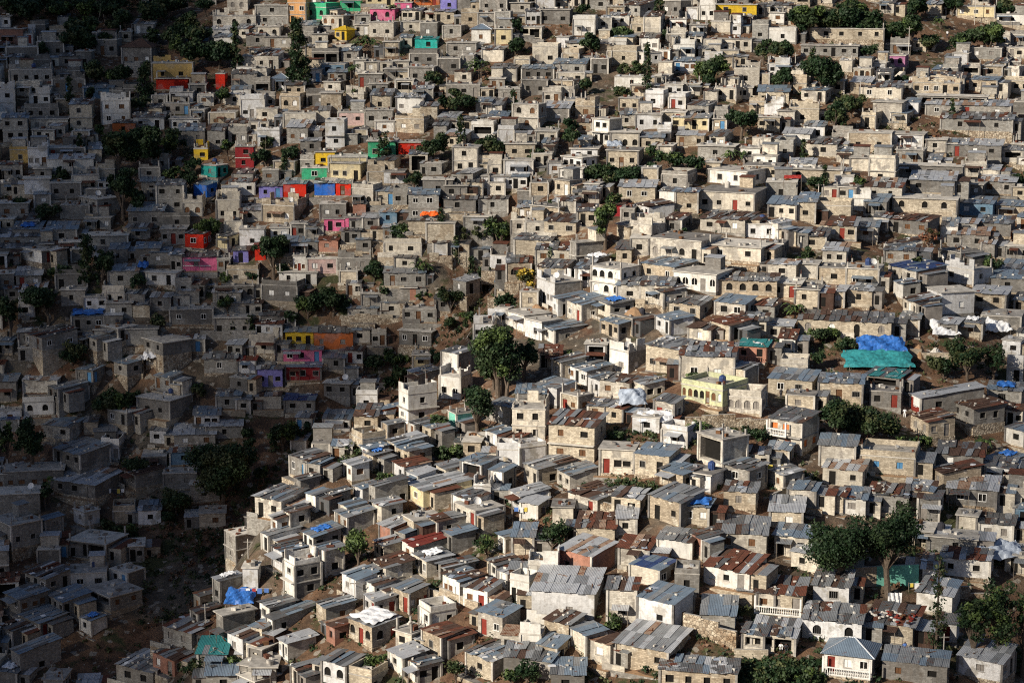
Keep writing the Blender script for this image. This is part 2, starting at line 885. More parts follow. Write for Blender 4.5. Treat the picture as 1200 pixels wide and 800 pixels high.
# ---------------------------------------------------------------- terrain
PX = [-150, 0, 200, 400, 600, 800, 1000, 1200, 1350]
PY = [-60, 0, 100, 200, 300, 400, 500, 600, 700, 800, 860]
DM = [
 [530, 530, 530, 520, 510, 510, 510, 520, 530],
 [500, 500, 500, 490, 480, 480, 480, 490, 495],
 [450, 450, 450, 445, 431, 428, 428, 438, 440],
 [418, 418, 416, 407, 393, 382, 384, 392, 396],
 [388, 388, 388, 380, 362, 341, 342, 350, 352],
 [362, 362, 366, 352, 330, 309, 311, 318, 320],
 [340, 340, 345, 326, 296, 283, 285, 290, 292],
 [318, 320, 325, 283, 266, 259, 261, 266, 268],
 [298, 300, 290, 258, 246, 240, 242, 246, 248],
 [280, 283, 266, 240, 230, 224, 226, 229, 231],
 [262, 264, 250, 230, 220, 215, 216, 219, 221]]
def ray(px, py):
    dx, dy = (px-600)/F, (400-py)/F
    return (dx, math.cos(PITCH)+dy*math.sin(PITCH), -math.sin(PITCH)+dy*math.cos(PITCH))
# edge of the sunlit spur in the photo; what lies left of it is the far side of the ravine
EDGE_Y = [280, 350, 400, 450, 500, 550, 600, 700, 800, 880]; EDGE_X = [630, 602, 560, 482, 408, 345, 300, 258, 232, 215]
def edge_x(py): return float(np.interp(py, EDGE_Y, EDGE_X))
def depth_at(px, py):
    base = float(np.interp(px, PX, [np.interp(py, PY, [r_[i] for r_ in DM]) for i in range(len(PX))]))
    if py < 285 or px > 640: return base
    k = min(1, (py-285)/60); front = float(np.interp(py, PY, [r_[4] for r_ in DM]))+(600-px)*.05; back = float(np.interp(py, [285, 350, 400, 500, 600, 700, 800, 900], [390, 378, 371, 358, 340, 318, 297, 275]))
    if px > edge_x(py)-6: return base*(1-k)+min(base, front)*k
    return base*(1-k)+back*k
PXc = sorted(set([-150, -60, 40, 140, 220, 300, 380, 460, 540, 620, 700, 800, 900, 1000, 1100, 1200, 1350])); pts = []
for py in [-60, 0, 50, 100, 150, 200, 250, 300, 350, 400, 450, 500, 550, 600, 650, 700, 750, 800, 860]:
    cols = list(PXc)
    if py > 330: e = edge_x(py); cols = [c for c in cols if abs(c-e) > 26]+[e-14, e+14]
    for px in cols:
        r = ray(px, py); D = depth_at(px, py); pts.append((r[0]/r[1]*D, D, r[2]/r[1]*D))
for x in range(-1500, 1501, 500):
    pts += [(x, 950, 110+abs(x)*.04), (x, 1500, 240), (x, 2400, 380), (x, 0, -28), (x, -500, 60), (x, -1500, 190), (x*.5, 165, -104 if abs(x) < 600 else -90)]
for y in (260, 380, 520):
    pts += [(-420, y, -20), (-900, y, 20), (420, y, -50), (900, y, -10), (-1500, y, 60), (1500, y, 60)]
pts = np.array(pts)
def tps(r2):
    return np.where(r2 > 0, r2*np.log(np.maximum(r2, 1e-9)), 0.0)
SC = 100.0
P = pts[:, :2]/SC; n = len(P)
K = tps(((P[:, None]-P[None])**2).sum(-1)) + np.eye(n)*0.004
A = np.zeros((n+3, n+3)); A[:n, :n] = K; A[:n, n] = 1; A[:n, n+1:] = P; A[n:, :n] = A[:n, n:].T
coef = np.linalg.solve(A, np.concatenate([pts[:, 2], [0, 0, 0]]))
def Hraw(x, y):
    q = np.stack([np.ravel(x), np.ravel(y)], -1)/SC
    out = np.empty(len(q))
    for s in range(0, len(q), 20000):
        b = q[s:s+20000]
        out[s:s+20000] = tps(((b[:, None]-P[None])**2).sum(-1)) @ coef[:n] + coef[n] + b @ coef[n+1:]
    return out.reshape(np.shape(x))
def axis(lo, hi, step, far, grow=1.35):
    a = list(np.arange(lo, hi+.01, step)); s = step
    l, r_ = [], []
    v = hi
    while v < far[1]: s *= grow; v += s; r_.append(v)
    s = step; v = lo
    while v > far[0]: s *= grow; v -= s; l.insert(0, v)
    return np.array(l+a+r_)
GX = axis(-160, 170, 1.5, (-3000, 3000)); GY = axis(195, 560, 1.5, (-3000, 4500))
XX, YY = np.meshgrid(GX, GY)
ZZ = Hraw(np.clip(XX, -1500, 1500), np.clip(YY, -1500, 2400))
# gullies, small terraces and roughness
def vnoise(X, Y, s, seed):
    g = np.random.RandomState(seed).rand(256, 256)
    u, v = X/s+1000, Y/s+1000; i, j = np.floor(u).astype(int), np.floor(v).astype(int); fu, fv = u-i, v-j
    fu = fu*fu*(3-2*fu); fv = fv*fv*(3-2*fv)
    return (g[i % 256, j % 256]*(1-fu)+g[(i+1) % 256, j % 256]*fu)*(1-fv)+(g[i % 256, (j+1) % 256]*(1-fu)+g[(i+1) % 256, (j+1) % 256]*fu)*fv
ZZ += (vnoise(XX, YY, 22, 1)-.5)*3.0 + (vnoise(XX, YY, 7, 2)-.5)*1.3 + (vnoise(XX, YY, 2.6, 3)-.5)*.5
x0g, y0g = -160.0, 195.0
ix0 = int(np.searchsorted(GX, -160.0-.01)); iy0 = int(np.searchsorted(GY, 195.0-.01))
ZS = ZZ[iy0:iy0+244, ix0:ix0+221]
def H(x, y):
    u = np.clip((np.asarray(x)-x0g)/1.5, 0, ZS.shape[1]-1.001); v = np.clip((np.asarray(y)-y0g)/1.5, 0, ZS.shape[0]-1.001)
    i, j = u.astype(int), v.astype(int); fu, fv = u-i, v-j
    return (ZS[j, i]*(1-fu)+ZS[j, i+1]*fu)*(1-fv)+(ZS[j+1, i]*(1-fu)+ZS[j+1, i+1]*fu)*fv
# distance of the ground seen at each photo pixel (for setting things down where the photo shows them)
qx, qy = np.meshgrid(np.arange(-120, 1330, 6.0), np.arange(-60, 900, 6.0))
rx, ry, rz = (qx-600)/F, np.cos(PITCH)+(400-qy)/F*np.sin(PITCH), -np.sin(PITCH)+(400-qy)/F*np.cos(PITCH)
rx, rz = rx/ry, rz/ry
Dm = np.full(qx.shape, 556.0); open_ = np.ones(qx.shape, bool)
for D in np.arange(198, 556, .75):
    hit = open_ & (H(rx*D, np.full(qx.shape, D)) >= rz*D)
    Dm[hit] = D; open_ &= ~hit
def at(px, py):
    u = min(max((px+120)/6, 0), Dm.shape[1]-1.001); v = min(max((py+60)/6, 0), Dm.shape[0]-1.001)
    i, j = int(u), int(v); fu, fv = u-i, v-j
    D = (Dm[j, i]*(1-fu)+Dm[j, i+1]*fu)*(1-fv)+(Dm[j+1, i]*(1-fu)+Dm[j+1, i+1]*fu)*fv
    r = ray(px, py); return Vector((r[0]/r[1]*D, D, r[2]/r[1]*D))
def project(v):
    d = v.y*math.cos(PITCH)-v.z*math.sin(PITCH)
    return 600+F*v.x/d, 400-F*(v.y*math.sin(PITCH)+v.z*math.cos(PITCH))/d, d
def Hs(x, y): return float(H(x, y))

# ---------------------------------------------------------------- materials
MATS = {}
def newmat(name):
    m = bpy.data.materials.new(name); m.use_nodes = True
    nt = m.node_tree; b = nt.nodes['Principled BSDF']; b.inputs['Roughness'].default_value = .9
    b.inputs['Specular IOR Level'].default_value = .2
    MATS[name] = m; return m, nt, b
def N(nt, t, **kw):
    n = nt.nodes.new(t)
    for k, v in kw.items():
        if k in n.inputs: n.inputs[k].default_value = v
        else: setattr(n, k, v)
    return n
def noise(nt, vec, scale, detail=3, rough=.55):
    n = N(nt, 'ShaderNodeTexNoise'); n.inputs['Scale'].default_value = scale; n.inputs['Detail'].default_value = detail; n.inputs['Roughness'].default_value = rough
    nt.links.new(vec, n.inputs['Vector']); return n.outputs['Fac']
def ramp(nt, fac, a, b, c0=(0, 0, 0, 1), c1=(1, 1, 1, 1)):
    r = N(nt, 'ShaderNodeValToRGB'); e = r.color_ramp.elements
    e[0].position, e[1].position = a, b; e[0].color, e[1].color = c0, c1
    nt.links.new(fac, r.inputs['Fac']); return r.outputs['Color']
def mix(nt, fac, a, b, blend='MIX'):
    m = N(nt, 'ShaderNodeMix', data_type='RGBA', blend_type=blend)
    if isinstance(fac, (int, float)): m.inputs[0].default_value = fac
    else: nt.links.new(fac, m.inputs[0])
    for k, v in ((6, a), (7, b)):
        if isinstance(v, tuple): m.inputs[k].default_value = v+((1,) if len(v) == 3 else ())
        else: nt.links.new(v, m.inputs[k])
    return m.outputs[2]
def mapping(nt, vec, s):
    m = N(nt, 'ShaderNodeMapping'); m.inputs['Scale'].default_value = s; nt.links.new(vec, m.inputs['Vector']); return m.outputs[0]

def wall_mat(name, col, stain=.55, block=.35, patch=None, dirty=(.16, .13, .10)):
    m, nt, b = newmat(name)
    uv = N(nt, 'ShaderNodeUVMap').outputs[0]; pos = N(nt, 'ShaderNodeNewGeometry').outputs['Position']
    c = mix(nt, ramp(nt, noise(nt, pos, .11, 2), .35, .65), tuple(x*.72 for x in col), tuple(min(.9, x*1.15) for x in col))
    if patch:      # areas of another render or bare block
        c = mix(nt, ramp(nt, noise(nt, pos, .45, 4), .54, .60), c, patch)
    if block > 0:
        br = N(nt, 'ShaderNodeTexBrick'); br.inputs['Scale'].default_value = 1; br.inputs['Brick Width'].default_value = .42; br.inputs['Row Height'].default_value = .21
        br.inputs['Mortar Size'].default_value = .022; br.inputs['Mortar Smooth'].default_value = .3; br.inputs['Bias'].default_value = 0
        br.inputs['Color1'].default_value = (1, 1, 1, 1); br.inputs['Color2'].default_value = (.46, .44, .42, 1); br.inputs['Mortar'].default_value = (.42, .40, .37, 1)
        nt.links.new(uv, br.inputs['Vector'])
        c = mix(nt, block, c, mix(nt, 1.0, c, br.outputs['Color'], 'MULTIPLY'))
    # rain streaks running down, grime near openings and foot
    st = noise(nt, mapping(nt, uv, (2.2, .28, 1)), 1.0, 4, .6)
    c = mix(nt, ramp(nt, st, .48, .78, (0, 0, 0, 1), (stain, stain, stain, 1)), c, dirty)
    g = noise(nt, pos, 1.6, 5, .7)
    c = mix(nt, ramp(nt, g, .48, .68, (0, 0, 0, 1), (stain,)*3+(1,)), c, tuple(x*.38 for x in col))
    c = mix(nt, ramp(nt, noise(nt, pos, .7, 5, .75), .58, .64, (0, 0, 0, 1), (stain*.8,)*3+(1,)), c, mix(nt, 1.0, c, (.62, .56, .50), 'MULTIPLY'))
    c = mix(nt, ramp(nt, noise(nt, mapping(nt, pos, (1, 1, 2.2)), 3.4, 4, .8), .60, .66, (0, 0, 0, 1), (stain*.9,)*3+(1,)), c, (.05, .045, .04))
    nt.links.new(c, b.inputs['Base Color'])
    bp = N(nt, 'ShaderNodeBump'); bp.inputs['Strength'].default_value = .35; bp.inputs['Distance'].default_value = .05
    nt.links.new(g, bp.inputs['Height']); nt.links.new(bp.outputs[0], b.inputs['Normal'])
    return m
CREAM = ['cream_1', 'cream_2', 'cream_3', 'cream_4']; GREY = ['grey_1', 'grey_2', 'grey_3']
wall_mat('cream_1', (.68, .60, .47), .6, .85)
wall_mat('cream_2', (.74, .68, .57), .55, .5, patch=(.44, .41, .36))
wall_mat('cream_3', (.58, .49, .37), .6, .9, patch=(.66, .60, .49))
wall_mat('cream_4', (.70, .655, .57), .6, .7, patch=(.40, .37, .33))
wall_mat('grey_1', (.38, .365, .335), .65, .8, patch=(.46, .43, .39))
wall_mat('grey_2', (.43, .42, .39), .65, .8)
wall_mat('grey_3', (.23, .22, .205), .6, .6, patch=(.30, .29, .27))
wall_mat('white_1', (.76, .74, .69), .45, .12, patch=(.58, .55, .49))
wall_mat('white_2', (.70, .70, .70), .45, .3, patch=(.47, .45, .41))
for nm, col in dict(pink=(.78, .17, .33), blush=(.66, .47, .43), blue=(.03, .16, .62), orange=(.62, .17, .05), yellow=(.80, .53, .04), ochre=(.55, .38, .14), scarlet=(.72, .035, .015),
                    green=(.06, .48, .24), mint=(.22, .60, .48), turquoise=(.03, .42, .37), lavender=(.27, .25, .62), lime=(.56, .58, .36), buff=(.68, .58, .36), mauve=(.50, .22, .38),
                    salmon=(.42, .21, .15), apricot=(.78, .42, .18), slate_blue=(.16, .27, .38), dark_red=(.28, .025, .03)).items():
    wall_mat('paint_'+nm, col, .5, .35, patch=tuple(x*.62+.09 for x in col), dirty=tuple(x*.4+.02 for x in col))
def stone_mat():
    m, nt, b = newmat('rubble_stone')
    pos = N(nt, 'ShaderNodeNewGeometry').outputs['Position']
    v = N(nt, 'ShaderNodeTexVoronoi'); v.inputs['Scale'].default_value = 2.6; nt.links.new(pos, v.inputs['Vector'])
    e = N(nt, 'ShaderNodeTexVoronoi', feature='DISTANCE_TO_EDGE'); e.inputs['Scale'].default_value = 2.6; nt.links.new(pos, e.inputs['Vector'])
    sp = N(nt, 'ShaderNodeSeparateColor'); nt.links.new(v.outputs['Color'], sp.inputs[0])
    c = ramp(nt, sp.outputs[0], 0, 1, (.26, .20, .14, 1), (.56, .49, .38, 1))
    c = mix(nt, ramp(nt, e.outputs['Distance'], .02, .09), (.10, .08, .06), c)
    c = mix(nt, ramp(nt, noise(nt, pos, .5, 3), .5, .7), c, mix(nt, 1.0, c, (.6, .5, .42), 'MULTIPLY'))
    nt.links.new(c, b.inputs['Base Color'])
    bp = N(nt, 'ShaderNodeBump'); bp.inputs['Strength'].default_value = .8; bp.inputs['Distance'].default_value = .1
    nt.links.new(e.outputs['Distance'], bp.inputs['Height']); nt.links.new(bp.outputs[0], b.inputs['Normal'])
stone_mat()
def metal_mat(name, col, rust=.3, spec=.5, rough=.42, metallic=.25, rustcol=(.16, .055, .025)):
    m, nt, b = newmat(name)
    uv = N(nt, 'ShaderNodeUVMap').outputs[0]; pos = N(nt, 'ShaderNodeNewGeometry').outputs['Position']
    c = mix(nt, noise(nt, pos, .8, 3), tuple(x*.65 for x in col), tuple(min(.9, x*1.3) for x in col))
    wv = N(nt, 'ShaderNodeTexWave'); wv.inputs['Scale'].default_value = 1.6; wv.inputs['Distortion'].default_value = .6; wv.inputs['Detail'].default_value = 1; nt.links.new(uv, wv.inputs['Vector'])
    c = mix(nt, .35, c, mix(nt, 1.0, c, wv.outputs['Color'], 'MULTIPLY'))
    r = noise(nt, mapping(nt, pos, (1, 1, 1)), 1.5, 5, .7)
    c = mix(nt, ramp(nt, r, .62-rust*.35, .74-rust*.3), c, rustcol)
    c = mix(nt, ramp(nt, noise(nt, pos, 3.1, 3, .7), .62, .72, (0, 0, 0, 1), (.6, .6, .6, 1)), c, (.06, .055, .05))
    nt.links.new(c, b.inputs['Base Color']); b.inputs['Roughness'].default_value = rough; b.inputs['Specular IOR Level'].default_value = spec; b.inputs['Metallic'].default_value = metallic
    bp = N(nt, 'ShaderNodeBump'); bp.inputs['Strength'].default_value = .5; bp.inputs['Distance'].default_value = .06
    nt.links.new(wv.outputs['Fac'], bp.inputs['Height']); nt.links.new(bp.outputs[0], b.inputs['Normal'])
metal_mat('zinc', (.30, .315, .33), .12); metal_mat('zinc_dark', (.15, .155, .16), .2); metal_mat('zinc_blue', (.23, .30, .38), .06)
metal_mat('zinc_pale', (.55, .57, .60), .08); metal_mat('rust', (.20, .075, .048), .55, .2, .85, rustcol=(.10, .045, .03)); metal_mat('rust_brown', (.12, .075, .058), .5, .2, .85, rustcol=(.07, .04, .03))
metal_mat('rust_pale', (.38, .27, .20), .35, .2, .8)
metal_mat('sheet_red', (.24, .05, .04), .2, .3, .6); metal_mat('sheet_navy', (.05, .09, .24), .05); metal_mat('sheet_turquoise', (.05, .27, .28), .1, .3, .6, rustcol=(.02, .2, .2))
metal_mat('sheet_yellow', (.75, .48, .03), .05, .3, .6, rustcol=(.3, .18, .03))
def plain(name, col, rough=.9, var=.35, scale=1.2, bump=0, spec=.2):
    m, nt, b = newmat(name); pos = N(nt, 'ShaderNodeNewGeometry').outputs['Position']
    f = noise(nt, pos, scale, 5, .65)
    c = mix(nt, ramp(nt, f, .3, .7), tuple(x*(1-var) for x in col), tuple(min(.95, x*(1+var)) for x in col))
    nt.links.new(c, b.inputs['Base Color']); b.inputs['Roughness'].default_value = rough; b.inputs['Specular IOR Level'].default_value = spec
    if bump:
        bp = N(nt, 'ShaderNodeBump'); bp.inputs['Strength'].default_value = bump; bp.inputs['Distance'].default_value = .08; nt.links.new(f, bp.inputs['Height']); nt.links.new(bp.outputs[0], b.inputs['Normal'])
    return m
plain('concrete', (.34, .32, .29), .95, .45, .9, .4); plain('concrete_pale', (.50, .47, .42), .95, .35, .8, .4); plain('concrete_dark', (.17, .16, .15), .95, .45, 1.0, .4)
plain('inside_shade', (.012, .011, .010), .95, .3); plain('wood_red', (.20, .032, .022), .7, .3); plain('wood_brown', (.14, .07, .035), .8, .4); plain('wood_white', (.72, .71, .68), .7, .15)  # near-black inside colour paints the shade of unlit rooms in openings
plain('wood_blue', (.08, .22, .40), .7, .25); plain('wood_orange', (.55, .17, .05), .7, .25); plain('wood_green', (.04, .25, .14), .7, .25); plain('wood_grey', (.22, .20, .18), .8, .35)
plain('tarp_blue', (.03, .13, .42), .5, .45, 1.6, .5, .4); plain('tarp_teal', (.03, .22, .24), .55, .5, 1.6, .5, .4); plain('tarp_white', (.70, .71, .73), .5, .15, .6, .4, .4)
plain('tarp_orange', (.80, .13, .02), .6, .2); plain('tarp_grey', (.33, .38, .46), .5, .2, .7, .5, .4); plain('sand', (.30, .19, .11), 1, .3, 1.5, .5); plain('rubble_pale', (.55, .52, .47), 1, .4, 3, .5)
plain('cloth_red', (.36, .045, .04), .9, .2); plain('cloth_white', (.8, .8, .8), .9, .1); plain('cloth_blue', (.1, .2, .5), .9, .2); plain('cloth_yellow', (.7, .55, .1), .9, .2); plain('cloth_dark', (.04, .04, .05), .9, .2)
plain('skin', (.10, .05, .03), .6, .1); plain('bark', (.11, .085, .065), .95, .4, 3, .5); plain('bark_pale', (.26, .22, .18), .95, .35, 3, .5); plain('pole_wood', (.20, .17, .14), .9, .3); plain('steel_dark', (.12, .12, .12), .6, .2)
for nm, col in dict(leaf_dark=(.014, .032, .012), leaf_mid=(.030, .050, .019), leaf_bright=(.070, .105, .030), leaf_olive=(.060, .070, .028), leaf_yellow=(.46, .33, .05), leaf_brown=(.13, .07, .04), leaf_rust=(.22, .08, .04)).items():
    m, nt_, b = newmat(nm); pos = N(nt_, 'ShaderNodeNewGeometry').outputs['Position']
    c = mix(nt_, ramp(nt_, noise(nt_, pos, .9, 4, .7), .3, .7), tuple(x*.6 for x in col), tuple(x*1.5 for x in col)); nt_.links.new(c, b.inputs['Base Color']); b.inputs['Roughness'].default_value = .6
    b.inputs['Specular IOR Level'].default_value = .25
def ground_mat():
    m, nt, b = newmat('hillside_earth'); pos = N(nt, 'ShaderNodeNewGeometry').outputs['Position']
    big = noise(nt, pos, .035, 4, .6); f = noise(nt, pos, .35, 6, .7); g = noise(nt, pos, 2.2, 5, .7)
    c = mix(nt, ramp(nt, f, .38, .62), (.065, .042, .028), (.17, .10, .06))
    c = mix(nt, ramp(nt, big, .50, .62), c, mix(nt, ramp(nt, f, .40, .60), (.07, .06, .048), (.15, .125, .095)))
    c = mix(nt, ramp(nt, noise(nt, pos, .055, 5, .6), .51, .58), c, mix(nt, ramp(nt, f, .40, .62), (.105, .055, .034), (.23, .14, .088)))
    c = mix(nt, ramp(nt, noise(nt, pos, .12, 4, .7), .56, .63), c, mix(nt, g, (.030, .040, .016), (.075, .075, .035)))
    c = mix(nt, ramp(nt, g, .62, .70), c, (.28, .23, .18))
    v = N(nt, 'ShaderNodeTexVoronoi'); v.inputs['Scale'].default_value = 1.4; nt.links.new(pos, v.inputs['Vector'])
    sp = N(nt, 'ShaderNodeSeparateColor'); nt.links.new(v.outputs['Color'], sp.inputs[0])
    c = mix(nt, ramp(nt, sp.outputs[1], .90, .93), c, (.26, .23, .19))
    nt.links.new(c, b.inputs['Base Color'])
    bp = N(nt, 'ShaderNodeBump'); bp.inputs['Strength'].default_value = 1; bp.inputs['Distance'].default_value = .35
    nt.links.new(g, bp.inputs['Height']); nt.links.new(bp.outputs[0], b.inputs['Normal'])
ground_mat()
m_, nt_, b_ = newmat('cloud_white'); b_.inputs['Base Color'].default_value = (.8, .8, .8, 1)

# ---------------------------------------------------------------- mesh collecting
class MB:
    def __init__(s): s.v = []; s.f = []; s.m = []; s.uv = []
    def poly(s, ps, mat, uv=None):
        k = len(s.v); s.v.extend(ps); s.f.append(tuple(range(k, k+len(ps)))); s.m.append(mat)
        if uv is None:
            a, b, c = ps[0], ps[1], ps[2]
            ux, uy, uz = b[0]-a[0], b[1]-a[1], b[2]-a[2]; wx, wy, wz = c[0]-a[0], c[1]-a[1], c[2]-a[2]
            nx, ny, nz = uy*wz-uz*wy, uz*wx-ux*wz, ux*wy-uy*wx
            if abs(nz) > .8*math.sqrt(nx*nx+ny*ny+nz*nz+1e-12): uv = [(p[0], p[1]) for p in ps]
            else:
                l = math.hypot(nx, ny) or 1; tx, ty = -ny/l, nx/l
                uv = [(p[0]*tx+p[1]*ty, p[2]) for p in ps]
        s.uv.extend(uv)
    def box(s, x0, x1, y0, y1, z0, z1, mat, top=None, bottom=True, tilt=0, M=None):
        t = tilt
        c = [(x0, y0, z0), (x1, y0, z0), (x1, y1, z0), (x0, y1, z0), (x0, y0, z1), (x1, y0, z1), (x1, y1, z1+t), (x0, y1, z1+t)]
        if t: c[2] = (x1, y1, z0+t); c[3] = (x0, y1, z0+t)
        if M is not None: c = [tuple(M @ Vector(p)) for p in c]
        fs = [(4, 5, 6, 7), (0, 1, 5, 4), (1, 2, 6, 5), (2, 3, 7, 6), (3, 0, 4, 7)]+([(3, 2, 1, 0)] if bottom else [])
        for i, q in enumerate(fs): s.poly([c[k] for k in q], (top or mat) if i == 0 else mat)
    def tube(s, p, q, r0, r1, mat, n=6):
        p, q = Vector(p), Vector(q); d = (q-p).normalized(); a = d.orthogonal().normalized(); b = d.cross(a)
        A = [p+(a*math.cos(k*2*PI/n)+b*math.sin(k*2*PI/n))*r0 for k in range(n)]; B = [q+(a*math.cos(k*2*PI/n)+b*math.sin(k*2*PI/n))*r1 for k in range(n)]
        for k in range(n): s.poly([tuple(A[k]), tuple(A[(k+1) % n]), tuple(B[(k+1) % n]), tuple(B[k])], mat)
        s.poly([tuple(x) for x in B], mat); s.poly([tuple(x) for x in reversed(A)], mat)
    def lathe(s, prof, cx, cy, mat, n=10):
        for (r0, z0), (r1, z1) in zip(prof, prof[1:]):
            for k in range(n):
                a, b = k*2*PI/n, (k+1)*2*PI/n
                s.poly([(cx+r0*math.cos(a), cy+r0*math.sin(a), z0), (cx+r0*math.cos(b), cy+r0*math.sin(b), z0), (cx+r1*math.cos(b), cy+r1*math.sin(b), z1), (cx+r1*math.cos(a), cy+r1*math.sin(a), z1)], mat)
    def blob(s, c, r, mat, rr, squash=.6):
        sub = ICO
        M = Euler((rr.random()*6, rr.random()*6, rr.random()*6)).to_matrix()
        k = len(s.v); sx, sy, sz = r*rr.uniform(.7, 1.3), r*rr.uniform(.7, 1.3), r*squash*rr.uniform(.7, 1.2)
        for v in sub[0]:
            q = M @ Vector(v); s.v.append((c[0]+q.x*sx, c[1]+q.y*sy, c[2]+q.z*sz))
        for f in sub[1]:
            s.f.append(tuple(k+i for i in f)); s.m.append(mat); s.uv.extend([(0, 0)]*3)
    def add(s, o, M):
        k = len(s.v)
        a, b, c_, d = M[0][:], M[1][:], M[2][:], None
        s.v.extend([(a[0]*x+a[1]*y+a[2]*z+a[3], b[0]*x+b[1]*y+b[2]*z+b[3], c_[0]*x+c_[1]*y+c_[2]*z+c_[3]) for x, y, z in o.v])
        s.f.extend([tuple(i+k for i in f) for f in o.f]); s.m.extend(o.m); s.uv.extend(o.uv)
    def mesh(s, name, smooth=False):
        me = bpy.data.meshes.new(name); me.from_pydata(s.v, [], s.f)
        names = sorted(set(s.m)); idx = {k: i for i, k in enumerate(names)}
        for k in names: me.materials.append(MATS[k])
        me.polygons.foreach_set('material_index', [idx[k] for k in s.m])
        uvl = me.uv_layers.new(name='UVMap'); uvl.data.foreach_set('uv', [x for p in s.uv for x in p])
        if smooth: me.polygons.foreach_set('use_smooth', [True]*len(s.f))
        return me
t_ = (1+5**.5)/2
ICO = ([tuple(x/1.902 for x in v) for v in [(-1, t_, 0), (1, t_, 0), (-1, -t_, 0), (1, -t_, 0), (0, -1, t_), (0, 1, t_), (0, -1, -t_), (0, 1, -t_), (t_, 0, -1), (t_, 0, 1), (-t_, 0, -1), (-t_, 0, 1)]],
       [(0, 11, 5), (0, 5, 1), (0, 1, 7), (0, 7, 10), (0, 10, 11), (1, 5, 9), (5, 11, 4), (11, 10, 2), (10, 7, 6), (7, 1, 8), (3, 9, 4), (3, 4, 2), (3, 2, 6), (3, 6, 8), (3, 8, 9), (4, 9, 5), (2, 4, 11), (6, 2, 10), (8, 6, 7), (9, 8, 1)])
def link(name, mb, parent=None, label=None, smooth=False):
    o = bpy.data.objects.new(name, mb.mesh(name, smooth)); C.objects.link(o)
    if parent: o.parent = parent
    if label: o['label'] = label
    return o
def thing(name, label, cat, loc, rotz=0, group=None):
    o = bpy.data.objects.new(name, None); C.objects.link(o); o.location = loc; o.rotation_euler = (0, 0, rotz); o.empty_display_size = .3
    o['label'] = label; o['category'] = cat
    if group: o['group'] = group
    return o
def tag(o, label, cat, group=None, kind=None):
    if label: o['label'] = label
    if cat: o['category'] = cat
    if group: o['group'] = group
    if kind: o['kind'] = kind
    return o

# ground sheet
me = bpy.data.meshes.new('ground'); ny_, nx_ = XX.shape
idg = np.arange(ny_*nx_).reshape(ny_, nx_)
fq = np.stack([idg[:-1, :-1], idg[:-1, 1:], idg[1:, 1:], idg[1:, :-1]], -1).reshape(-1, 4)
me.from_pydata(np.stack([XX, YY, ZZ], -1).reshape(-1, 3).tolist(), [], fq.tolist()); me.polygons.foreach_set('use_smooth', [True]*len(fq))
me.materials.append(MATS['hillside_earth']); g = bpy.data.objects.new('ground', me); C.objects.link(g)
tag(g, 'brown earth hillside with a ravine, bare banks and rubble between the houses', 'ground', kind='structure')
# ---------------------------------------------------------------- houses
WALLS = dict(c=CREAM, g=GREY, w=['white_1', 'white_2'], p=['paint_pink'], P=['paint_blush'], b=['paint_blue'], o=['paint_orange'], y=['paint_yellow'], r=['paint_scarlet'], n=['paint_green'],
             t=['paint_turquoise'], l=['paint_lavender'], F=['paint_lime'], f=['paint_buff'], m=['paint_mauve'], s=['paint_salmon'], d=['grey_3'], O=['paint_ochre'], B=['paint_slate_blue'], K=['paint_dark_red'], A=['paint_apricot'], q=['paint_mint'])
METAL = dict(g=(['zinc']*4+['zinc_dark']*4+['zinc_blue']*3+['zinc_pale']*2+['rust_brown']*1), b=['zinc_blue']*6+['zinc']*3+['zinc_dark'], w=['zinc_pale']*7+['zinc']*2+['rust_pale'], r=['rust']*4+['rust_brown']*4+['zinc']*1+['rust_pale'],
             x=['rust']*2+['zinc']*3+['rust_brown']*2+['zinc_pale']*1+['zinc_dark']*2, d=['zinc_dark']*5+['rust_brown']*2+['zinc'], R=['sheet_red']*4+['rust']*2+['zinc'], n=['sheet_navy']*2+['zinc_blue']*2, T=['sheet_turquoise']*6+['zinc'],
             t=['zinc_dark', 'sheet_turquoise', 'zinc_dark'], B=['zinc', 'zinc_blue', 'zinc_dark'], W=['zinc_pale', 'zinc', 'zinc_dark'])
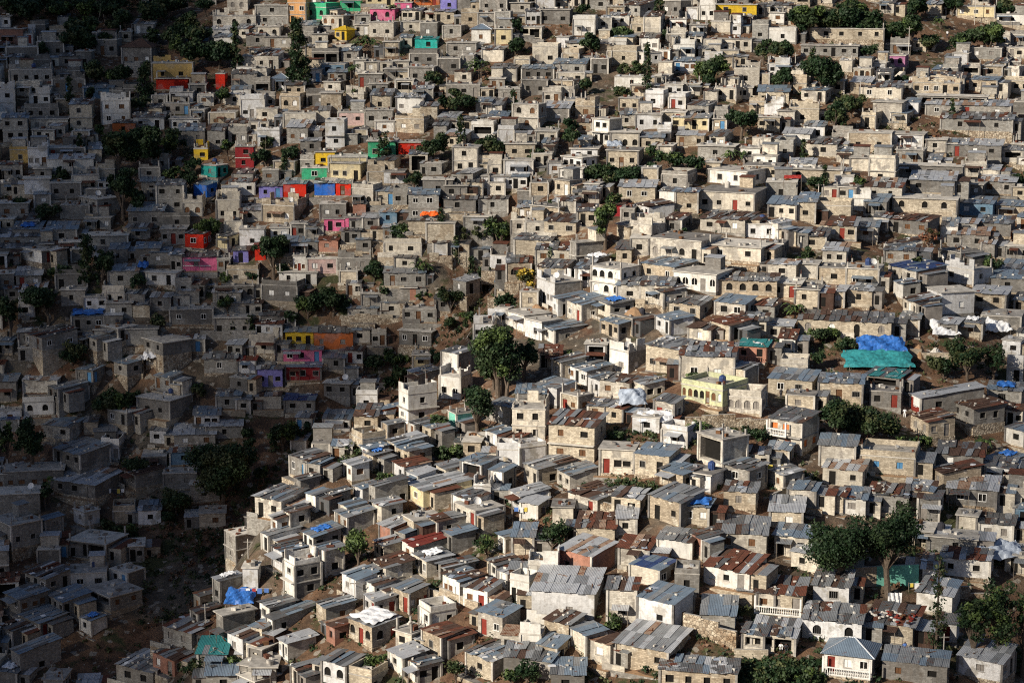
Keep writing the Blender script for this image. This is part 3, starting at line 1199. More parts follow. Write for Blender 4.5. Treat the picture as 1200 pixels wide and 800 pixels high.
def facade(mb, p0, T, L, h, ops, Nn, mat, z0=0.0):
    """one wall with real openings; p0 corner, T unit along, Nn unit inward; ops: x0,x1,z0,z1,arched,depth"""
    P = lambda x, z, dd=0.0: (p0[0]+T[0]*x+Nn[0]*dd, p0[1]+T[1]*x+Nn[1]*dd, z)
    xs = sorted({0, L, *[o[0] for o in ops], *[o[1] for o in ops]}); zs = sorted({z0, h, *[o[2] for o in ops], *[o[3] for o in ops]})
    for a, b in zip(xs, xs[1:]):
        run = None
        for c, d in zip(zs, zs[1:]):
            cx, cz = (a+b)/2, (c+d)/2
            hole = any(o[0] < cx < o[1] and o[2] < cz < o[3] for o in ops)
            if hole:
                if run is not None: mb.poly([P(a, run), P(b, run), P(b, c), P(a, c)], mat); run = None
            elif run is None: run = c
        if run is not None: mb.poly([P(a, run), P(b, run), P(b, zs[-1]), P(a, zs[-1])], mat)
    for x0, x1, c, d, ar, dp in ops:
        mb.poly([P(x0, c), P(x0, c, dp), P(x0, d, dp), P(x0, d)], mat); mb.poly([P(x1, c, dp), P(x1, c), P(x1, d), P(x1, d, dp)], mat)
        mb.poly([P(x0, c), P(x1, c), P(x1, c, dp), P(x0, c, dp)], mat); mb.poly([P(x0, d, dp), P(x1, d, dp), P(x1, d), P(x0, d)], mat)
        if ar:
            r = (x1-x0)/2; zc = d-r; cx = (x0+x1)/2
            for sgn, xe in ((-1, x0), (1, x1)):
                arc = [(cx+sgn*r*math.cos(k*PI/8), zc+r*math.sin(k*PI/8)) for k in range(5)]
                for q0, q1 in zip(arc, arc[1:]):
                    tri = [P(xe, d, .004), P(q0[0], q0[1], .004), P(q1[0], q1[1], .004)]
                    mb.poly(tri if sgn > 0 else tri[::-1], mat)
def opening(parts, p0, T, Nn, o, style, door, detail, sub=False):
    x0, x1, c, d, ar, dp = o; mb = MB(); fr = MB() if sub and not door and detail else mb
    P = lambda x, z, dd=0.0: (p0[0]+T[0]*x+Nn[0]*dd, p0[1]+T[1]*x+Nn[1]*dd, z)
    def slab(xa, xb, za, zb, d0, d1, mat, mb=mb):
        A = [P(xa, za, d0), P(xb, za, d0), P(xb, zb, d0), P(xa, zb, d0)]; B = [P(xa, za, d1), P(xb, za, d1), P(xb, zb, d1), P(xa, zb, d1)]
        mb.poly(A, mat)
        for i in range(4): j = (i+1) % 4; mb.poly([A[j], A[i], B[i], B[j]], mat)
    back = style if style in ('wood_red', 'wood_white', 'wood_brown', 'wood_blue', 'wood_orange', 'wood_green', 'wood_grey') else 'inside_shade'
    if door:
        slab(x0+.02, x1-.02, c+.01, d-.02, dp*.55, dp*.9, back)
        if detail and back != 'inside_shade':
            slab(x0+.12, x1-.12, c+.2, (c+d)/2-.05, dp*.50, dp*.55, 'wood_grey' if back == 'wood_brown' else back); slab(x0+.12, x1-.12, (c+d)/2+.05, d-.15, dp*.50, dp*.55, back)
    else:
        if back == 'inside_shade': mb.poly([P(x0, c, dp), P(x1, c, dp), P(x1, d, dp), P(x0, d, dp)], 'inside_shade')
        else:
            xm = (x0+x1)/2; slab(x0+.02, xm-.02, c+.02, d-.02, dp*.6, dp*.9, back); slab(xm+.02, x1-.02, c+.02, d-.02, dp*.6, dp*.9, back)
            mb.poly([P(x0, c, dp), P(x1, c, dp), P(x1, d, dp), P(x0, d, dp)], 'inside_shade')
        if detail:
            fm = 'concrete' if style != 'framed' else 'wood_white'; f = .07
            slab(x0-f, x1+f, c-f-.02, c-.01, -.07, .0, fm, fr)
            if style in ('framed', 'bars') and not ar:
                slab(x0-f, x0, c, d, -.04, .0, fm, fr); slab(x1, x1+f, c, d, -.04, 0, fm, fr); slab(x0-f, x1+f, d, d+f, -.04, 0, fm, fr)
            if style == 'bars':
                for k in range(1, 4): xx = x0+(x1-x0)*k/4; slab(xx-.02, xx+.02, c, d, .03, .06, 'steel_dark', fr)
            if style == 'framed': xm = (x0+x1)/2; slab(xm-.03, xm+.03, c, d, .04, .09, fm, fr)
    parts.append(('door' if door else 'window', mb))
    if fr is not mb and fr.f: parts.append(('>frame', fr))
def plan_ops(L, st, base, mats, rr, nwin, arched, door, kind):
    """openings for one storey of a wall of length L"""
    ops = []
    if L < 1.5: return ops
    if kind == 'v':
        n = max(1, int(L/2.6)); m = .3
        for k in range(n):
            a = m+(L-2*m)*k/n+.13; b = m+(L-2*m)*(k+1)/n-.13; ops.append((a, b, base+.9 if rr.random() < .6 else base+.1, base+st-.35, False, .9, False))
        return ops
    slots = nwin+(1 if door else 0)
    if slots == 0: return ops
    w = L/slots; dpos = rr.randrange(slots) if door else -1
    for k in range(slots):
        c = w*(k+.5)+rr.uniform(-.12, .12)*w
        if k == dpos:
            hw = min(.45, w*.35); ops.append((c-hw, c+hw, base+.05, base+min(2.1, st-.35), arched and rr.random() < .3, .22, True))
        else:
            hw = min(rr.uniform(.36, .55), w*.36); hz = rr.uniform(.38, .5); zc = base+min(1.5, st*.55)
            if arched: hw = min(.5, w*.36); ops.append((c-hw, c+hw, zc-.55, zc+.6, True, .2, False))
            else: ops.append((c-hw, c+hw, zc-hz, zc+hz, False, .2, False))
    return [(max(.2, a), min(L-.2, b), c, d, e, f, g) for a, b, c, d, e, f, g in ops if b-a > .2]
def roof_sheets(mb, wx, dy, z, rise, pal, rr, mess=1.0):
    o = rr.uniform(.15, .35); n = max(2, round((wx+2*o)/.82)); ny = 1 if dy < 3.4 else (2 if dy < 6 else 3)
    base = rr.choice(pal)
    for k in range(n):
        x0 = -wx/2-o+(wx+2*o)*k/n
        for j in range(ny):
            y0 = -dy/2-o+(dy+2*o)*j/ny; y1 = y0+(dy+2*o)/ny+.12
            mat = base if rr.random() < (.55 if mess < 1.5 else .3) else rr.choice(pal)
            s = rise/dy; e = rr.uniform(0, .05)*mess+.02+(.035 if j else 0)
            ex = rr.uniform(-.10, .14) if j == 0 else 0
            za = z+s*(y0+dy/2)+e; zb = z+s*(y1+dy/2)+e
            dx = rr.uniform(-.05, .05)*mess; tw = rr.uniform(-.03, .05)*mess; tk = .03
            x1 = x0+(wx+2*o)/n+.05
            q = [(x0+dx, y0-ex, za+tk), (x1+dx, y0-ex, za+tk+tw), (x1-dx, y1, zb+tk+tw), (x0-dx, y1, zb+tk)]
            l = [(a, b, c-tk) for a, b, c in q]
            mb.poly(q, mat)
            for i in range(4): i2 = (i+1) % 4; mb.poly([l[i], l[i2], q[i2], q[i]], mat)
    for k in range(int(rr.uniform(1, 7)*mess*wx/6)):        # blocks, stones, boards and tyres that hold the sheets down
        x = rr.uniform(-wx/2, wx/2); y = rr.uniform(-dy/2, dy/2); zz = z+rise*(y+dy/2)/dy+.12; a = rr.random()*3
        M = Matrix.Translation((x, y, zz)) @ Matrix.Rotation(a, 4, 'Z')
        t = rr.random()
        if t < .55: mb.box(-.2, .2, -.1, .1, 0, .2, rr.choice(['concrete', 'concrete_pale', 'rubble_pale']), M=M)
        elif t < .85: mb.box(-rr.uniform(.5, 1.2), .6, -.05, .05, 0, .06, rr.choice(['wood_grey', 'wood_brown', 'zinc_pale']), M=M)
        else: mb.box(-.5, .4, -.35, .35, 0, .05, rr.choice(['zinc_pale', 'rust', 'tarp_white', 'zinc_dark', 'tarp_grey']), M=M)
def slab(mb, wx, dy, z, o, rr, t=.14, mat='concrete', top=None):
    mb.box(-wx/2-o, wx/2+o, -dy/2-o, dy/2+o, z, z+t, mat, top=top)
def make_house(sp, rr, detail=True):
    """sp: w,d,h,roof,wall,marks -> list of (part name, MB) in the house's own frame (front at -y)"""
    wx, dy, h, roof, wc, fl = sp['w'], sp['d'], sp['h'], sp['roof'], sp['wall'], sp['fl']
    parts = []; W = MB(); mat = rr.choice(WALLS[wc])
    side_mat = mat
    if wc in 'c' and rr.random() < .45: side_mat = rr.choice(['grey_1', 'grey_2', 'cream_3'])
    if wc in 'w' and rr.random() < .5: side_mat = rr.choice(GREY+['cream_4'])
    if wc == 'g' and sp.get('name', '').startswith('long house with pale roof'): side_mat = mat
    ns = 1 if h < 4.3 else (2 if h < 7.4 else 3)
    st = h/ns
    metal = roof in METAL
    rise = 0
    if metal: rise = min(dy*rr.uniform(.05, .16), 1.1)
    nw = None
    for ch in fl:
        if ch.isdigit(): nw = int(ch)
    arched = 'a' in fl
    fops, sops, lops = [], [], []
    for s in range(ns):
        if nw is None: n = max(0, int(wx/2.4+rr.uniform(-.6, .4)))
        else: n = nw if not (ns > 1 and s == 0 and rr.random() < .4) else max(0, nw-1)
        n = min(n, int(wx/.85))
        k = 'v' if ('v' in fl and s == ns-1) else ''
        dr = ('D' in fl and s == 0) or (s == 0 and rr.random() < (.3 if nw is None or nw > 0 else .05)) or ('j' in fl and s == ns-1)
        fops += plan_ops(wx, st, st*s, mat, rr, n, arched, dr, k)
        sops += plan_ops(dy, st, st*s, mat, rr, rr.choice([0, 1, 1, 2]) if dy > 3 else rr.choice([0, 1]), arched and rr.random() < .5, s == 0 and rr.random() < .35, '')
        if rr.random() < .3: lops += plan_ops(dy, st, st*s, mat, rr, 1, False, False, '')
    if ns > 1 and st < 2.3: fops = [o for o in fops if o[3]-o[2] < 1.6]
    x0, x1, y0, y1 = -wx/2, wx/2, -dy/2, dy/2
    sides = [((x0, y0), (1, 0), wx, (0, 1), fops, mat, 0), ((x1, y0), (0, 1), dy, (-1, 0), sops, side_mat, 1), ((x0, y1), (0, -1), dy, (1, 0), lops, side_mat, 2), ((x1, y1), (-1, 0), wx, (0, -1), [], side_mat, 3)]
    dcol = 'wood_red' if 'D' in fl else rr.choice(['wood_brown', 'wood_brown', 'wood_grey', 'wood_grey']+['inside_shade']*9+['wood_red', 'wood_white', 'wood_blue'])
    wst = rr.choice(['open', 'open', 'open', 'framed', 'bars', 'wood_brown', 'wood_grey', 'open', 'bars'])
    if sp.get('name') == 'two level house with orange shuttered balcony': wst = 'wood_orange'
    if 'blue shuttered' in sp.get('name', ''): wst = 'wood_blue'
    for p0, T, L, Nn, ops, mt, si in sides:
        facade(W, p0, T, L, h, [o[:6] for o in ops], Nn, mt, z0=-.3)
        for o in ops:
            s_ = wst if rr.random() < .8 else rr.choice(['open', 'wood_white', 'framed'])
            if 'v' in fl and o[5] > .5: s_ = 'open'
            opening(parts, p0, T, Nn, o[:6], dcol if o[6] else s_, o[6], detail, sp.get('vis', 0) > 1100)
    if rise:     # gables under the sloping sheets
        W.poly([(x1, y0, h), (x1, y1, h), (x1, y1, h+rise)], side_mat); W.poly([(x0, y1, h), (x0, y0, h), (x0, y1, h+rise)], side_mat); W.poly([(x1, y1, h), (x0, y1, h), (x0, y1, h+rise), (x1, y1, h+rise)], side_mat)
    # corner columns and ring beams, a little proud of the block
    if rr.random() < .55 and wc not in 'pboyrntlFm':
        cm = rr.choice(['concrete', 'concrete_pale', 'concrete_dark'])
        for cx, cy in ((x0, y0), (x1, y0), (x1, y1)): W.box(cx-.14, cx+.14, cy-.14, cy+.14, -.3, h-.01, cm, bottom=False)
    if ns > 1:
        for s in range(1, ns):
            o = rr.choice([.04, .1, .3]); W.box(x0-o, x1+o, y0-o-(.5 if rr.random() < .25 else 0), y1+o, st*s-.12, st*s+.03, rr.choice(['concrete', 'concrete_pale']))
    parts.insert(0, ('wall', W))
    R = MB()
    if metal:
        roof_sheets(R, wx, dy, h, rise, METAL[roof], rr, 2.5 if roof in 'xgrd' else 1.5)
    elif roof in 'hHY':
        pal = dict(h=['zinc_blue', 'zinc_blue', 'zinc'], H=['rust_brown', 'wood_brown'], Y=['sheet_yellow'])[roof]; o = .35; tz = h+min(wx, dy)*.28
        ridge = max(0, wx-dy)/2; a, b = (-ridge, 0, tz), (ridge, 0, tz)
        c = [(x0-o, y0-o, h-.02), (x1+o, y0-o, h-.02), (x1+o, y1+o, h-.02), (x0-o, y1+o, h-.02)]
        for q in ([c[0], c[1], b, a], [c[1], c[2], b], [c[2], c[3], a, b], [c[3], c[0], a], [c[3], c[2], c[1], c[0]]):
            if len(q) == 4 and q[2] == q[3]: q = q[:3]
            R.poly(q, pal[0])
        for p, q in ((c[0], a), (c[1], b), (a, b)):
            if Vector(p) != Vector(q): R.tube(p, q, .09, .09, 'zinc_pale' if roof == 'h' else pal[0], 5)
    else:
        top = rr.choice(['concrete', 'concrete', 'concrete_pale', 'concrete_dark']); o = rr.uniform(.08, .35) if roof == 'c' else rr.uniform(.02, .1)
        slab(R, wx, dy, h, o, rr, .15, rr.choice(['concrete', 'concrete_pale']), top)
        z = h+.15
        if roof in 'ku':
            hp = rr.uniform(.5, .95); t = .15; pm = mat
            segs = [((x0, y0), (1, 0), wx, (0, 1)), ((x1, y0), (0, 1), dy, (-1, 0)), ((x0, y0), (0, 1), dy, (1, 0)), ((x0, y1), (1, 0), wx, (0, -1))]
            for (px, py), T, L, Nn in segs:
                if roof == 'u' and rr.random() < .2: continue
                nseg = max(1, int(L/rr.uniform(.8, 1.6))) if roof == 'u' else 1
                for k in range(nseg):
                    a, b = L*k/nseg+(t if Nn[1] == 0 else 0)*(k == 0), L*(k+1)/nseg-(t if Nn[1] == 0 else 0)*(k == nseg-1)
                    hh = hp if roof == 'k' else rr.choice([.25, .6, 1.0, 1.3, 1.3, 1.7, 0])*rr.uniform(.8, 1.1)
                    if hh < .1 or b <= a: continue
                    X0, X1 = px+T[0]*a, px+T[0]*b+Nn[0]*t; Y0, Y1 = py+T[1]*a, py+T[1]*b+Nn[1]*t
                    R.box(min(X0, X1), max(X0, X1), min(Y0, Y1), max(Y0, Y1), z, z+hh, pm, bottom=False)
        if rr.random() < (.75 if roof == 'u' else .3):     # columns and starter bars left for a next storey
            for cx, cy in ((x0+.17, y0+.17), (x1-.17, y0+.17), (x0+.17, y1-.17), (x1-.17, y1-.17)):
                ch = rr.uniform(.3, 1.6); R.box(cx-.12, cx+.12, cy-.12, cy+.12, z+.002, z+ch, 'concrete')
                for q in range(3): ax, ay = cx+rr.uniform(-.09, .09), cy+rr.uniform(-.09, .09); R.tube((ax, ay, z+ch-.1), (ax+rr.uniform(-.12, .12), ay, z+ch+rr.uniform(.3, .9)), .018, .018, 'rust', 3)
        for k in range(int(rr.uniform(2, 10))):
            x, y = rr.uniform(x0+.5, x1-.5), rr.uniform(y0+.5, y1-.5); M = Matrix.Translation((x, y, z+.002)) @ Matrix.Rotation(rr.random()*3, 4, 'Z'); q = rr.uniform(.15, .5)
            R.box(-q, q, -q*.6, q*.6, 0, rr.uniform(.1, .5), rr.choice(['concrete', 'rubble_pale', 'wood_grey', 'concrete_dark', 'concrete', 'rust', 'zinc_pale', 'wood_brown']), M=M)
        if rr.random() < .12: # roof room of block with its own sheet
            q = rr.uniform(1, 1.6); cx = rr.uniform(x0+q+.2, x1-q-.2) if wx > 2*q+.5 else 0; R.box(cx-q, cx+q, y1-2.2, y1-.3, z+.003, z+1.9, rr.choice(GREY+CREAM)); R.box(cx-q-.15, cx+q+.15, y1-2.4, y1-.1, z+1.9, z+1.96, rr.choice(['zinc', 'rust', 'zinc_pale']), tilt=.15)
        if sp.get('sand'): R.lathe([(1.7, z), (1.2, z+.5), (.5, z+1.0), (0.02, z+1.2)], .3, 0, 'sand', 9)
    if 'scrap' in sp.get('name', ''):
        for k in range(60):
            x, y = rr.uniform(x0, x1), rr.uniform(y0, y1); R.blob((x, y, h+.35+rr.random()*.5), .28, rr.choice(['rust', 'rust_brown', 'wood_red', 'rubble_pale', 'wood_brown']), rr)
    parts.insert(1, ('roof', R))
    if 'j' in fl:         # balcony with white balusters
        zb = st*(ns-1); B = MB(); o = 1.0; L = wx*.62 if ns > 1 else wx; xa = x0
        B.box(xa, xa+L, y0-o, y0-.01, zb-.12, zb+.02, 'concrete_pale'); bm = 'paint_salmon' if wc == 's' else 'wood_white'
        if ns == 1: B.box(xa+.05, xa+L-.05, y0-o+.05, y0-.01, zb-2.2, zb-.12, 'rubble_stone')
        B.box(xa, xa+L, y0-o, y0-o+.12, zb+.85, zb+.97, bm); B.box(xa, xa+L, y0-o, y0-o+.12, zb+.02, zb+.12, bm)
        k = xa+.12
        while k < xa+L-.1: B.lathe([(.035, zb+.12), (.075, zb+.35), (.035, zb+.6), (.05, zb+.85)], k, y0-o+.06, bm, 6); k += .27
        for q in (xa+.1, xa+L-.1): B.box(q-.1, q+.1, y0-o-.01, y0-o+.18, zb+.0, zb+(st-.1), bm)
        parts.append(('balcony', B))
    if 'v' in fl and not metal: pass
    fd = sp.get('found', 0)
    bld = MB()
    if rr.random() < .42 and not sp.get('redend'):       # lean-to room against the right side or the front left
        aw, ad, ah = rr.uniform(1.4, 2.6), rr.uniform(2, max(2.1, dy*.8)), rr.uniform(1.7, 2.3); sgn = rr.choice([1, 1, -1]); ya = rr.uniform(y0+.1, max(y0+.2, y1-ad))
        xa, xb = (x1+.01, x1+aw) if sgn > 0 else (x0-aw, x0-.01); am = rr.choice(CREAM+GREY+['wood_grey', 'rust_brown', 'zinc_dark'])
        bld.box(xa, xb, ya, ya+ad, -1.6, ah, am, bottom=False); q = rr.choice(METAL[rr.choice('gxrwd')]); q2 = rr.choice(METAL[rr.choice('gxrwb')])
        bld.box(xa-.1, (xa+xb)/2, ya-.25, ya+ad+.1, ah+.02, ah+.06, q, tilt=.3); bld.box((xa+xb)/2-.05, xb+.15, ya-.2, ya+ad+.1, ah+.05, ah+.09, q2, tilt=.28)
        if aw > 1.2: bld.box(xa+.4, xa+1.1, ya-.012, ya+.1, .1, 1.55, 'inside_shade')  # near-black slab on the wall paints a doorway's shade
        parts.append(('annex', bld))
    if rr.random() < .5:        # stone terrace carrying a narrow yard in front
        T_ = MB(); e0, e1, f0 = rr.uniform(-.6, 1.4), rr.uniform(-.6, 1.4), rr.uniform(.5, 1.5); zt = -rr.uniform(.03, .5); m1 = rr.choice(['rubble_stone', 'rubble_stone', 'cream_3', 'grey_1'])
        T_.box(x0-e0, x1+e1, y0-f0, y0-.09, zt-2.6, zt, m1, top='concrete_dark' if rr.random() < .5 else 'sand')
        if rr.random() < .45: T_.box(x0-e0, x0-e0+wx*rr.uniform(.3, .9), y0-f0+.01, y0-f0+.16, zt+.002, zt+rr.uniform(.4, .9), rr.choice(CREAM+GREY))
        parts.append(('terrace', T_))
    if rr.random() < .16 and 'j' not in fl and h < 4.3:        # sheet awning on sticks over the door
        A_ = MB(); xa = rr.uniform(x0, x0+wx*.4); xb = xa+rr.uniform(1.5, min(3.5, wx*.6+1)); zq = min(h-.25, 2.3); A_.box(xa, xb, y0-1.5, y0-.02, zq-.25, zq-.21, rr.choice(METAL[rr.choice('gxrwb')]), tilt=.22)
        for q in (xa+.1, xb-.1): A_.tube((q, y0-1.4, -1.0), (q, y0-1.4, zq-.24), .04, .04, 'pole_wood', 4)
        parts.append(('awning', A_))
    if fd > .1:
        Fm = MB(); Fm.box(x0-.07, x1+.07, y0-.07, y1+.07, -fd-.4, .02, sp.get('fmat', 'rubble_stone')); parts.append(('foundation', Fm))
    if sp.get('redend'):
        E = MB(); E.box(x0+.02, x1-.02, y0-.03, y0+.0, .9, h-.1, 'wood_white'); E.box(x0+.02, x1-.02, y0-.05, y0, -.2, .85, 'wood_red'); E.box(x0+.25, x0+1.0, y0-.08, y0-.0, .0, 2.0, 'wood_red'); parts.append(('painted_front', E))
    if 'white line' in sp.get('name', ''):
        E = MB(); E.box(x0+.2, x1-1.2, y0-.04, y0, h*.35, h*.35+.14, 'wood_white'); parts.append(('white_band', E))
    return parts

# ------------------------------------------------ read the survey
def parse(txt):
    out = []; ox = oy = 0
    for ln in txt.strip().splitlines():
        if ln.startswith('T '): _, a, b = ln.split(); ox, oy = int(a), int(b); continue
        name = None
        if '#' in ln: ln, name = ln.split('#'); name = name.strip()
        out.append((ox, oy, ln.split(), name))
    return out
def yaw_frame(px, psi, loc):
    v = Vector((loc.x, loc.y, 0)).normalized(); r = Vector((v.y, -v.x, 0))
    ex = r*math.cos(psi)-v*math.sin(psi); ey = v*math.cos(psi)+r*math.sin(psi)
    return ex, ey
def setup(xL, xC, xR, yt, yb, roof, wall, fl, name=None, psi=None, w_=None, d_=None, seed=0):
    rr = random.Random(seed)
    loc = at(xC, yb); k = F/(loc.y*math.cos(PITCH)-loc.z*math.sin(PITCH))      # pixels per metre here
    a, b = max(2, xC-xL), max(.5, xR-xC)
    if psi is None:
        psi = math.atan(1.15*b/a) if b > 1.6 else math.radians(rr.uniform(4, 10) if a < 45 else rr.uniform(1.5, 3.5))
        psi = min(max(psi, math.radians(4)), math.radians(64))
    w_ = w_ or min(max(a/(k*math.cos(psi)), 2.0), 22); d_ = d_ or (min(max(b/(k*math.sin(psi)), 2.8), 10) if b > 1.6 else rr.uniform(4.2, 6.2))
    h = (yb-yt)/(k*math.cos(PITCH)); z = loc.z
    if h < 2.35: z -= 2.35-h; h = 2.35
    if h > 9.5: h = 9.5
    ex, ey = yaw_frame(xC, psi, loc)
    c = Vector((loc.x, loc.y, 0))-ex*w_/2+ey*d_/2
    corners = [Vector((loc.x, loc.y, 0)), Vector((loc.x, loc.y, 0))-ex*w_, Vector((loc.x, loc.y, 0))+ey*d_, c-ex*w_/2+ey*d_/2]
    low = min(Hs(p.x, p.y) for p in corners)
    zf = max(Hs(loc.x-ex.x*w_*q+ey.x*.3, loc.y-ex.y*w_*q+ey.y*.3) for q in (0, .25, .5, .75, 1))
    if zf > z+.5: top = z+h; z = min(zf-.3, max(z, top-2.35)) if top-2.35 > zf-.3 else zf-.3; h = max(2.3, top-z)
    fd = max(0, z-low)
    sp = dict(w=w_, d=d_, h=h, roof=roof, wall=wall, fl=fl, found=fd if fd > .15 else 0, loc=Vector((c.x, c.y, z)), rot=math.atan2(ex.y, ex.x), px=(xL+xR)/2, py=(yt+yb)/2, area=(xR-xL)*(yb-yt+7), name=name or '',
              box=(xL, yt, xR, yb), k=k, seed=seed, sand=bool(name and 'sand heaped' in name), redend=bool(name and 'red and white end' in name), fmat=rr.choice(['rubble_stone', 'rubble_stone', 'cream_3', 'grey_1']))
    return sp
HS = []
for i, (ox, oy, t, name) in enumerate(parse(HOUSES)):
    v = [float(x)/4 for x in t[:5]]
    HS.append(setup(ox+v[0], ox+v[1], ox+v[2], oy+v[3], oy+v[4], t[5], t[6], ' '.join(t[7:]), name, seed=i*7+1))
TRACED = len(HS)
TR = []
rt = random.Random(12)
for (ox, oy, t, name) in parse(TREES):
    v = [float(x)/4 for x in t[:4]]; TR.append((ox+v[0], ox+v[1], oy+v[2], oy+v[3], t[4], name))
for q in range(62):      # smaller ragged trees growing between the houses of the upper slopes and along the ravine
    if q < 52: px, py = rt.uniform(10, 1190), rt.uniform(60, 400)
    else: py = rt.uniform(360, 760); px = edge_x(py)-rt.uniform(12, 110)
    if any(s['name'] and s['box'][0]-8 < px < s['box'][2]+8 and s['box'][1]-6 < py < s['box'][3]+24 for s in HS): continue
    kd = rt.choice('cbbcbb'); wq = rt.uniform(7, 13) if kd == 'c' else rt.uniform(11, 22); hq = rt.uniform(20, 34) if kd == 'c' else rt.uniform(13, 24); TR.append((px-wq/2, px+wq/2, py-hq, py, kd, None))
# what is already covered in the photo, 3-pixel cells
G = 3; CW, CH = 460, 310; cov = np.zeros((CH, CW), np.float32)
def cells(x0, y0, x1, y1):
    return slice(max(0, int((y0+60)/G)), max(0, int((y1+60)/G)+1)), slice(max(0, int((x0+80)/G)), max(0, int((x1+80)/G)+1))
def roofpx(loc, d, k): return d*k*max(0, -loc.z/loc.length)*.95
for s in HS:
    x0, y0, x1, y1 = s['box']; cov[cells(x0, y0-2-.75*roofpx(s['loc'], s['d'], s['k']), x1-1, y1-1)] = 1
for x0, x1, y0, y1, kd, nm in TR:
    m = .1 if kd in 'bp' else .3; cov[cells(x0+(x1-x0)*m, y0+(y1-y0)*m, x1-(x1-x0)*m, y1-(y1-y0)*.12)] = 1
# bare ground, ravine bed, wooded top: no houses
for x0, y0, x1, y1 in [(165, 610, 262, 690), (85, 735, 195, 800), (150, 690, 235, 745), (262, 575, 300, 640), (285, 490, 345, 535), (318, 455, 372, 470), (300, 540, 338, 575), (60, 0, 250, 32), (0, 0, 60, 18), (185, 25, 232, 62),
                       (830, 645, 900, 678), (800, 742, 870, 790), (866, 775, 965, 800), (1065, 24, 1128, 62), (1078, 55, 1118, 78), (1040, 455, 1068, 520), (680, 80, 728, 128), (635, 20, 672, 45), (1020, 290, 1048, 400), (420, 258, 475, 290),
                       (870, 500, 965, 512), (1060, 60, 1080, 90), (936, 20, 1060, 55), (418, 335, 455, 352), (448, 380, 480, 400), (515, 300, 560, 345), (440, 420, 465, 460), (905, 285, 1035, 310), (1075, 400, 1200, 425), (980, 755, 1110, 800), (700, 505, 775, 520),
                       (740, 575, 770, 600), (225, 560, 270, 590), (240, 440, 262, 480)]:
    cov[cells(x0, y0, x1, y1)] = 1
namd = np.zeros((CH, CW), np.float32)
for s in HS:
    if s['name']: x0, y0, x1, y1 = s['box']; namd[cells(x0+3, y0+2, x1-4, y1-4)] = 1
for x0, x1, y0, y1, kd, nm in TR:
    if kd == 'b' and x1-x0 > 14: namd[cells(x0+(x1-x0)*.3, y0+6, x1-(x1-x0)*.3, y1-(y1-y0)*.25)] = 1
for x0, y0, x1, y1 in [(985, 398, 1075, 437), (1000, 668, 1078, 692), (1038, 694, 1060, 722), (1148, 636, 1200, 662), (830, 645, 902, 680), (1052, 478, 1066, 494), (905, 450, 930, 470), (1040, 750, 1066, 772), (540, 395, 625, 500)]:
    namd[cells(x0+2, y0+2, x1-2, y1-2)] = 1; cov[cells(x0, y0, x1, y1)] = 1
rr = random.Random(5)
for it in range(42000):
    px, py = rr.uniform(-12, 1212), rr.uniform(-14, 822)
    loc = at(px, py); k = F/(loc.y*math.cos(PITCH)-loc.z*math.sin(PITCH))
    big = it < 9000
    wm, hm = (rr.uniform(4.2, 8) if py > 260 else rr.uniform(3.4, 6.4), rr.choice([2.7, 2.9, 3.1, 3.3, 5.0, 5.3])) if big else (rr.uniform(2.4, 4.6), rr.uniform(2.0, 2.7))
    left = edge_x(py) < px < 560-(max(0, 640-py))*.15 and py > 430
    if left: psi = math.radians(rr.uniform(28, 55))
    else: psi = math.radians(max(2, rr.gauss(9, 6)))
    dm = rr.uniform(3.6, 6)
    a, b = wm*k*math.cos(psi), dm*k*math.sin(psi); hp = hm*k*.97
    if hp > 40: continue
    xL, xC, xR = px-a, px, px+b; c = cov[cells(xL, py-hp-2, xR-2, py-2)]
    rp = roofpx(loc, dm, k)
    if namd[cells(xL, py-hp-rp, xR, py)].sum() > 0: continue
    c = cov[cells(xL, py-hp-rp*.8, xR-2, py-2)]
    if c.size == 0 or c.mean() > (.27 if big else (.42 if py > 320 else .52)): continue
    cov[cells(xL, py-hp-.6*rp, xR-1, py-1)] = 1
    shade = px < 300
    wall = rr.choice('cccccgw') if px > 560 else (rr.choice('cccggw') if not shade else rr.choice('gggccw'))  # greyer walls in the shaded zone, so shade is partly in the colour
    roof = rr.choice('ggggbbbbcccckkuuxrwwwd') if py > 350 else rr.choice('ggbbccccckkkuuxwd')
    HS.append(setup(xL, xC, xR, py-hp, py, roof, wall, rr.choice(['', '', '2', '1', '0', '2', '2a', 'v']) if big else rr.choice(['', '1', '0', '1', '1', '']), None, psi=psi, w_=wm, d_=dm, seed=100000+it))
print('houses traced', TRACED, 'all', len(HS))
# ------------------------------------------------ which houses become things of their own: the 300 that show largest
for i, s in enumerate(HS):
    x0, y0, x1, y1 = s['box']; vis = max(0, min(x1, 1200)-max(x0, 0))*max(0, min(y1, 800)-max(y0, 0)); s['vis'] = vis+(x1-x0)*6*(vis > 0)
    s['rank'] = s['vis']*(1 if not s['name'] else 50)
order = sorted(range(len(HS)), key=lambda i: -HS[i]['rank']); SOLO = set(order[:300])
WORD = dict(c='cream', g='grey', w='white', p='pink', P='blush', b='blue', o='orange', y='yellow', r='red', n='green', t='turquoise', l='lavender', F='lime', f='buff', m='mauve', s='terracotta', d='dark grey', O='ochre', B='slate blue', K='dark red', A='apricot', q='mint')
ROOF = dict(g='patched zinc roof', b='blue grey sheet roof', w='pale sheet roof', r='rusty roof', x='rust striped roof', d='dark sheet roof', c='flat slab roof', k='parapet roof', u='unfinished roof walls', R='red roof', n='dark blue roof', T='turquoise roof', t='teal roof',
            B='tarp covered roof', W='white sheeted roof', h='hipped roof', H='brown hipped roof', Y='yellow hipped roof')
LAND = [((s['px'], s['py']), s['name']) for s in HS if s['name']]
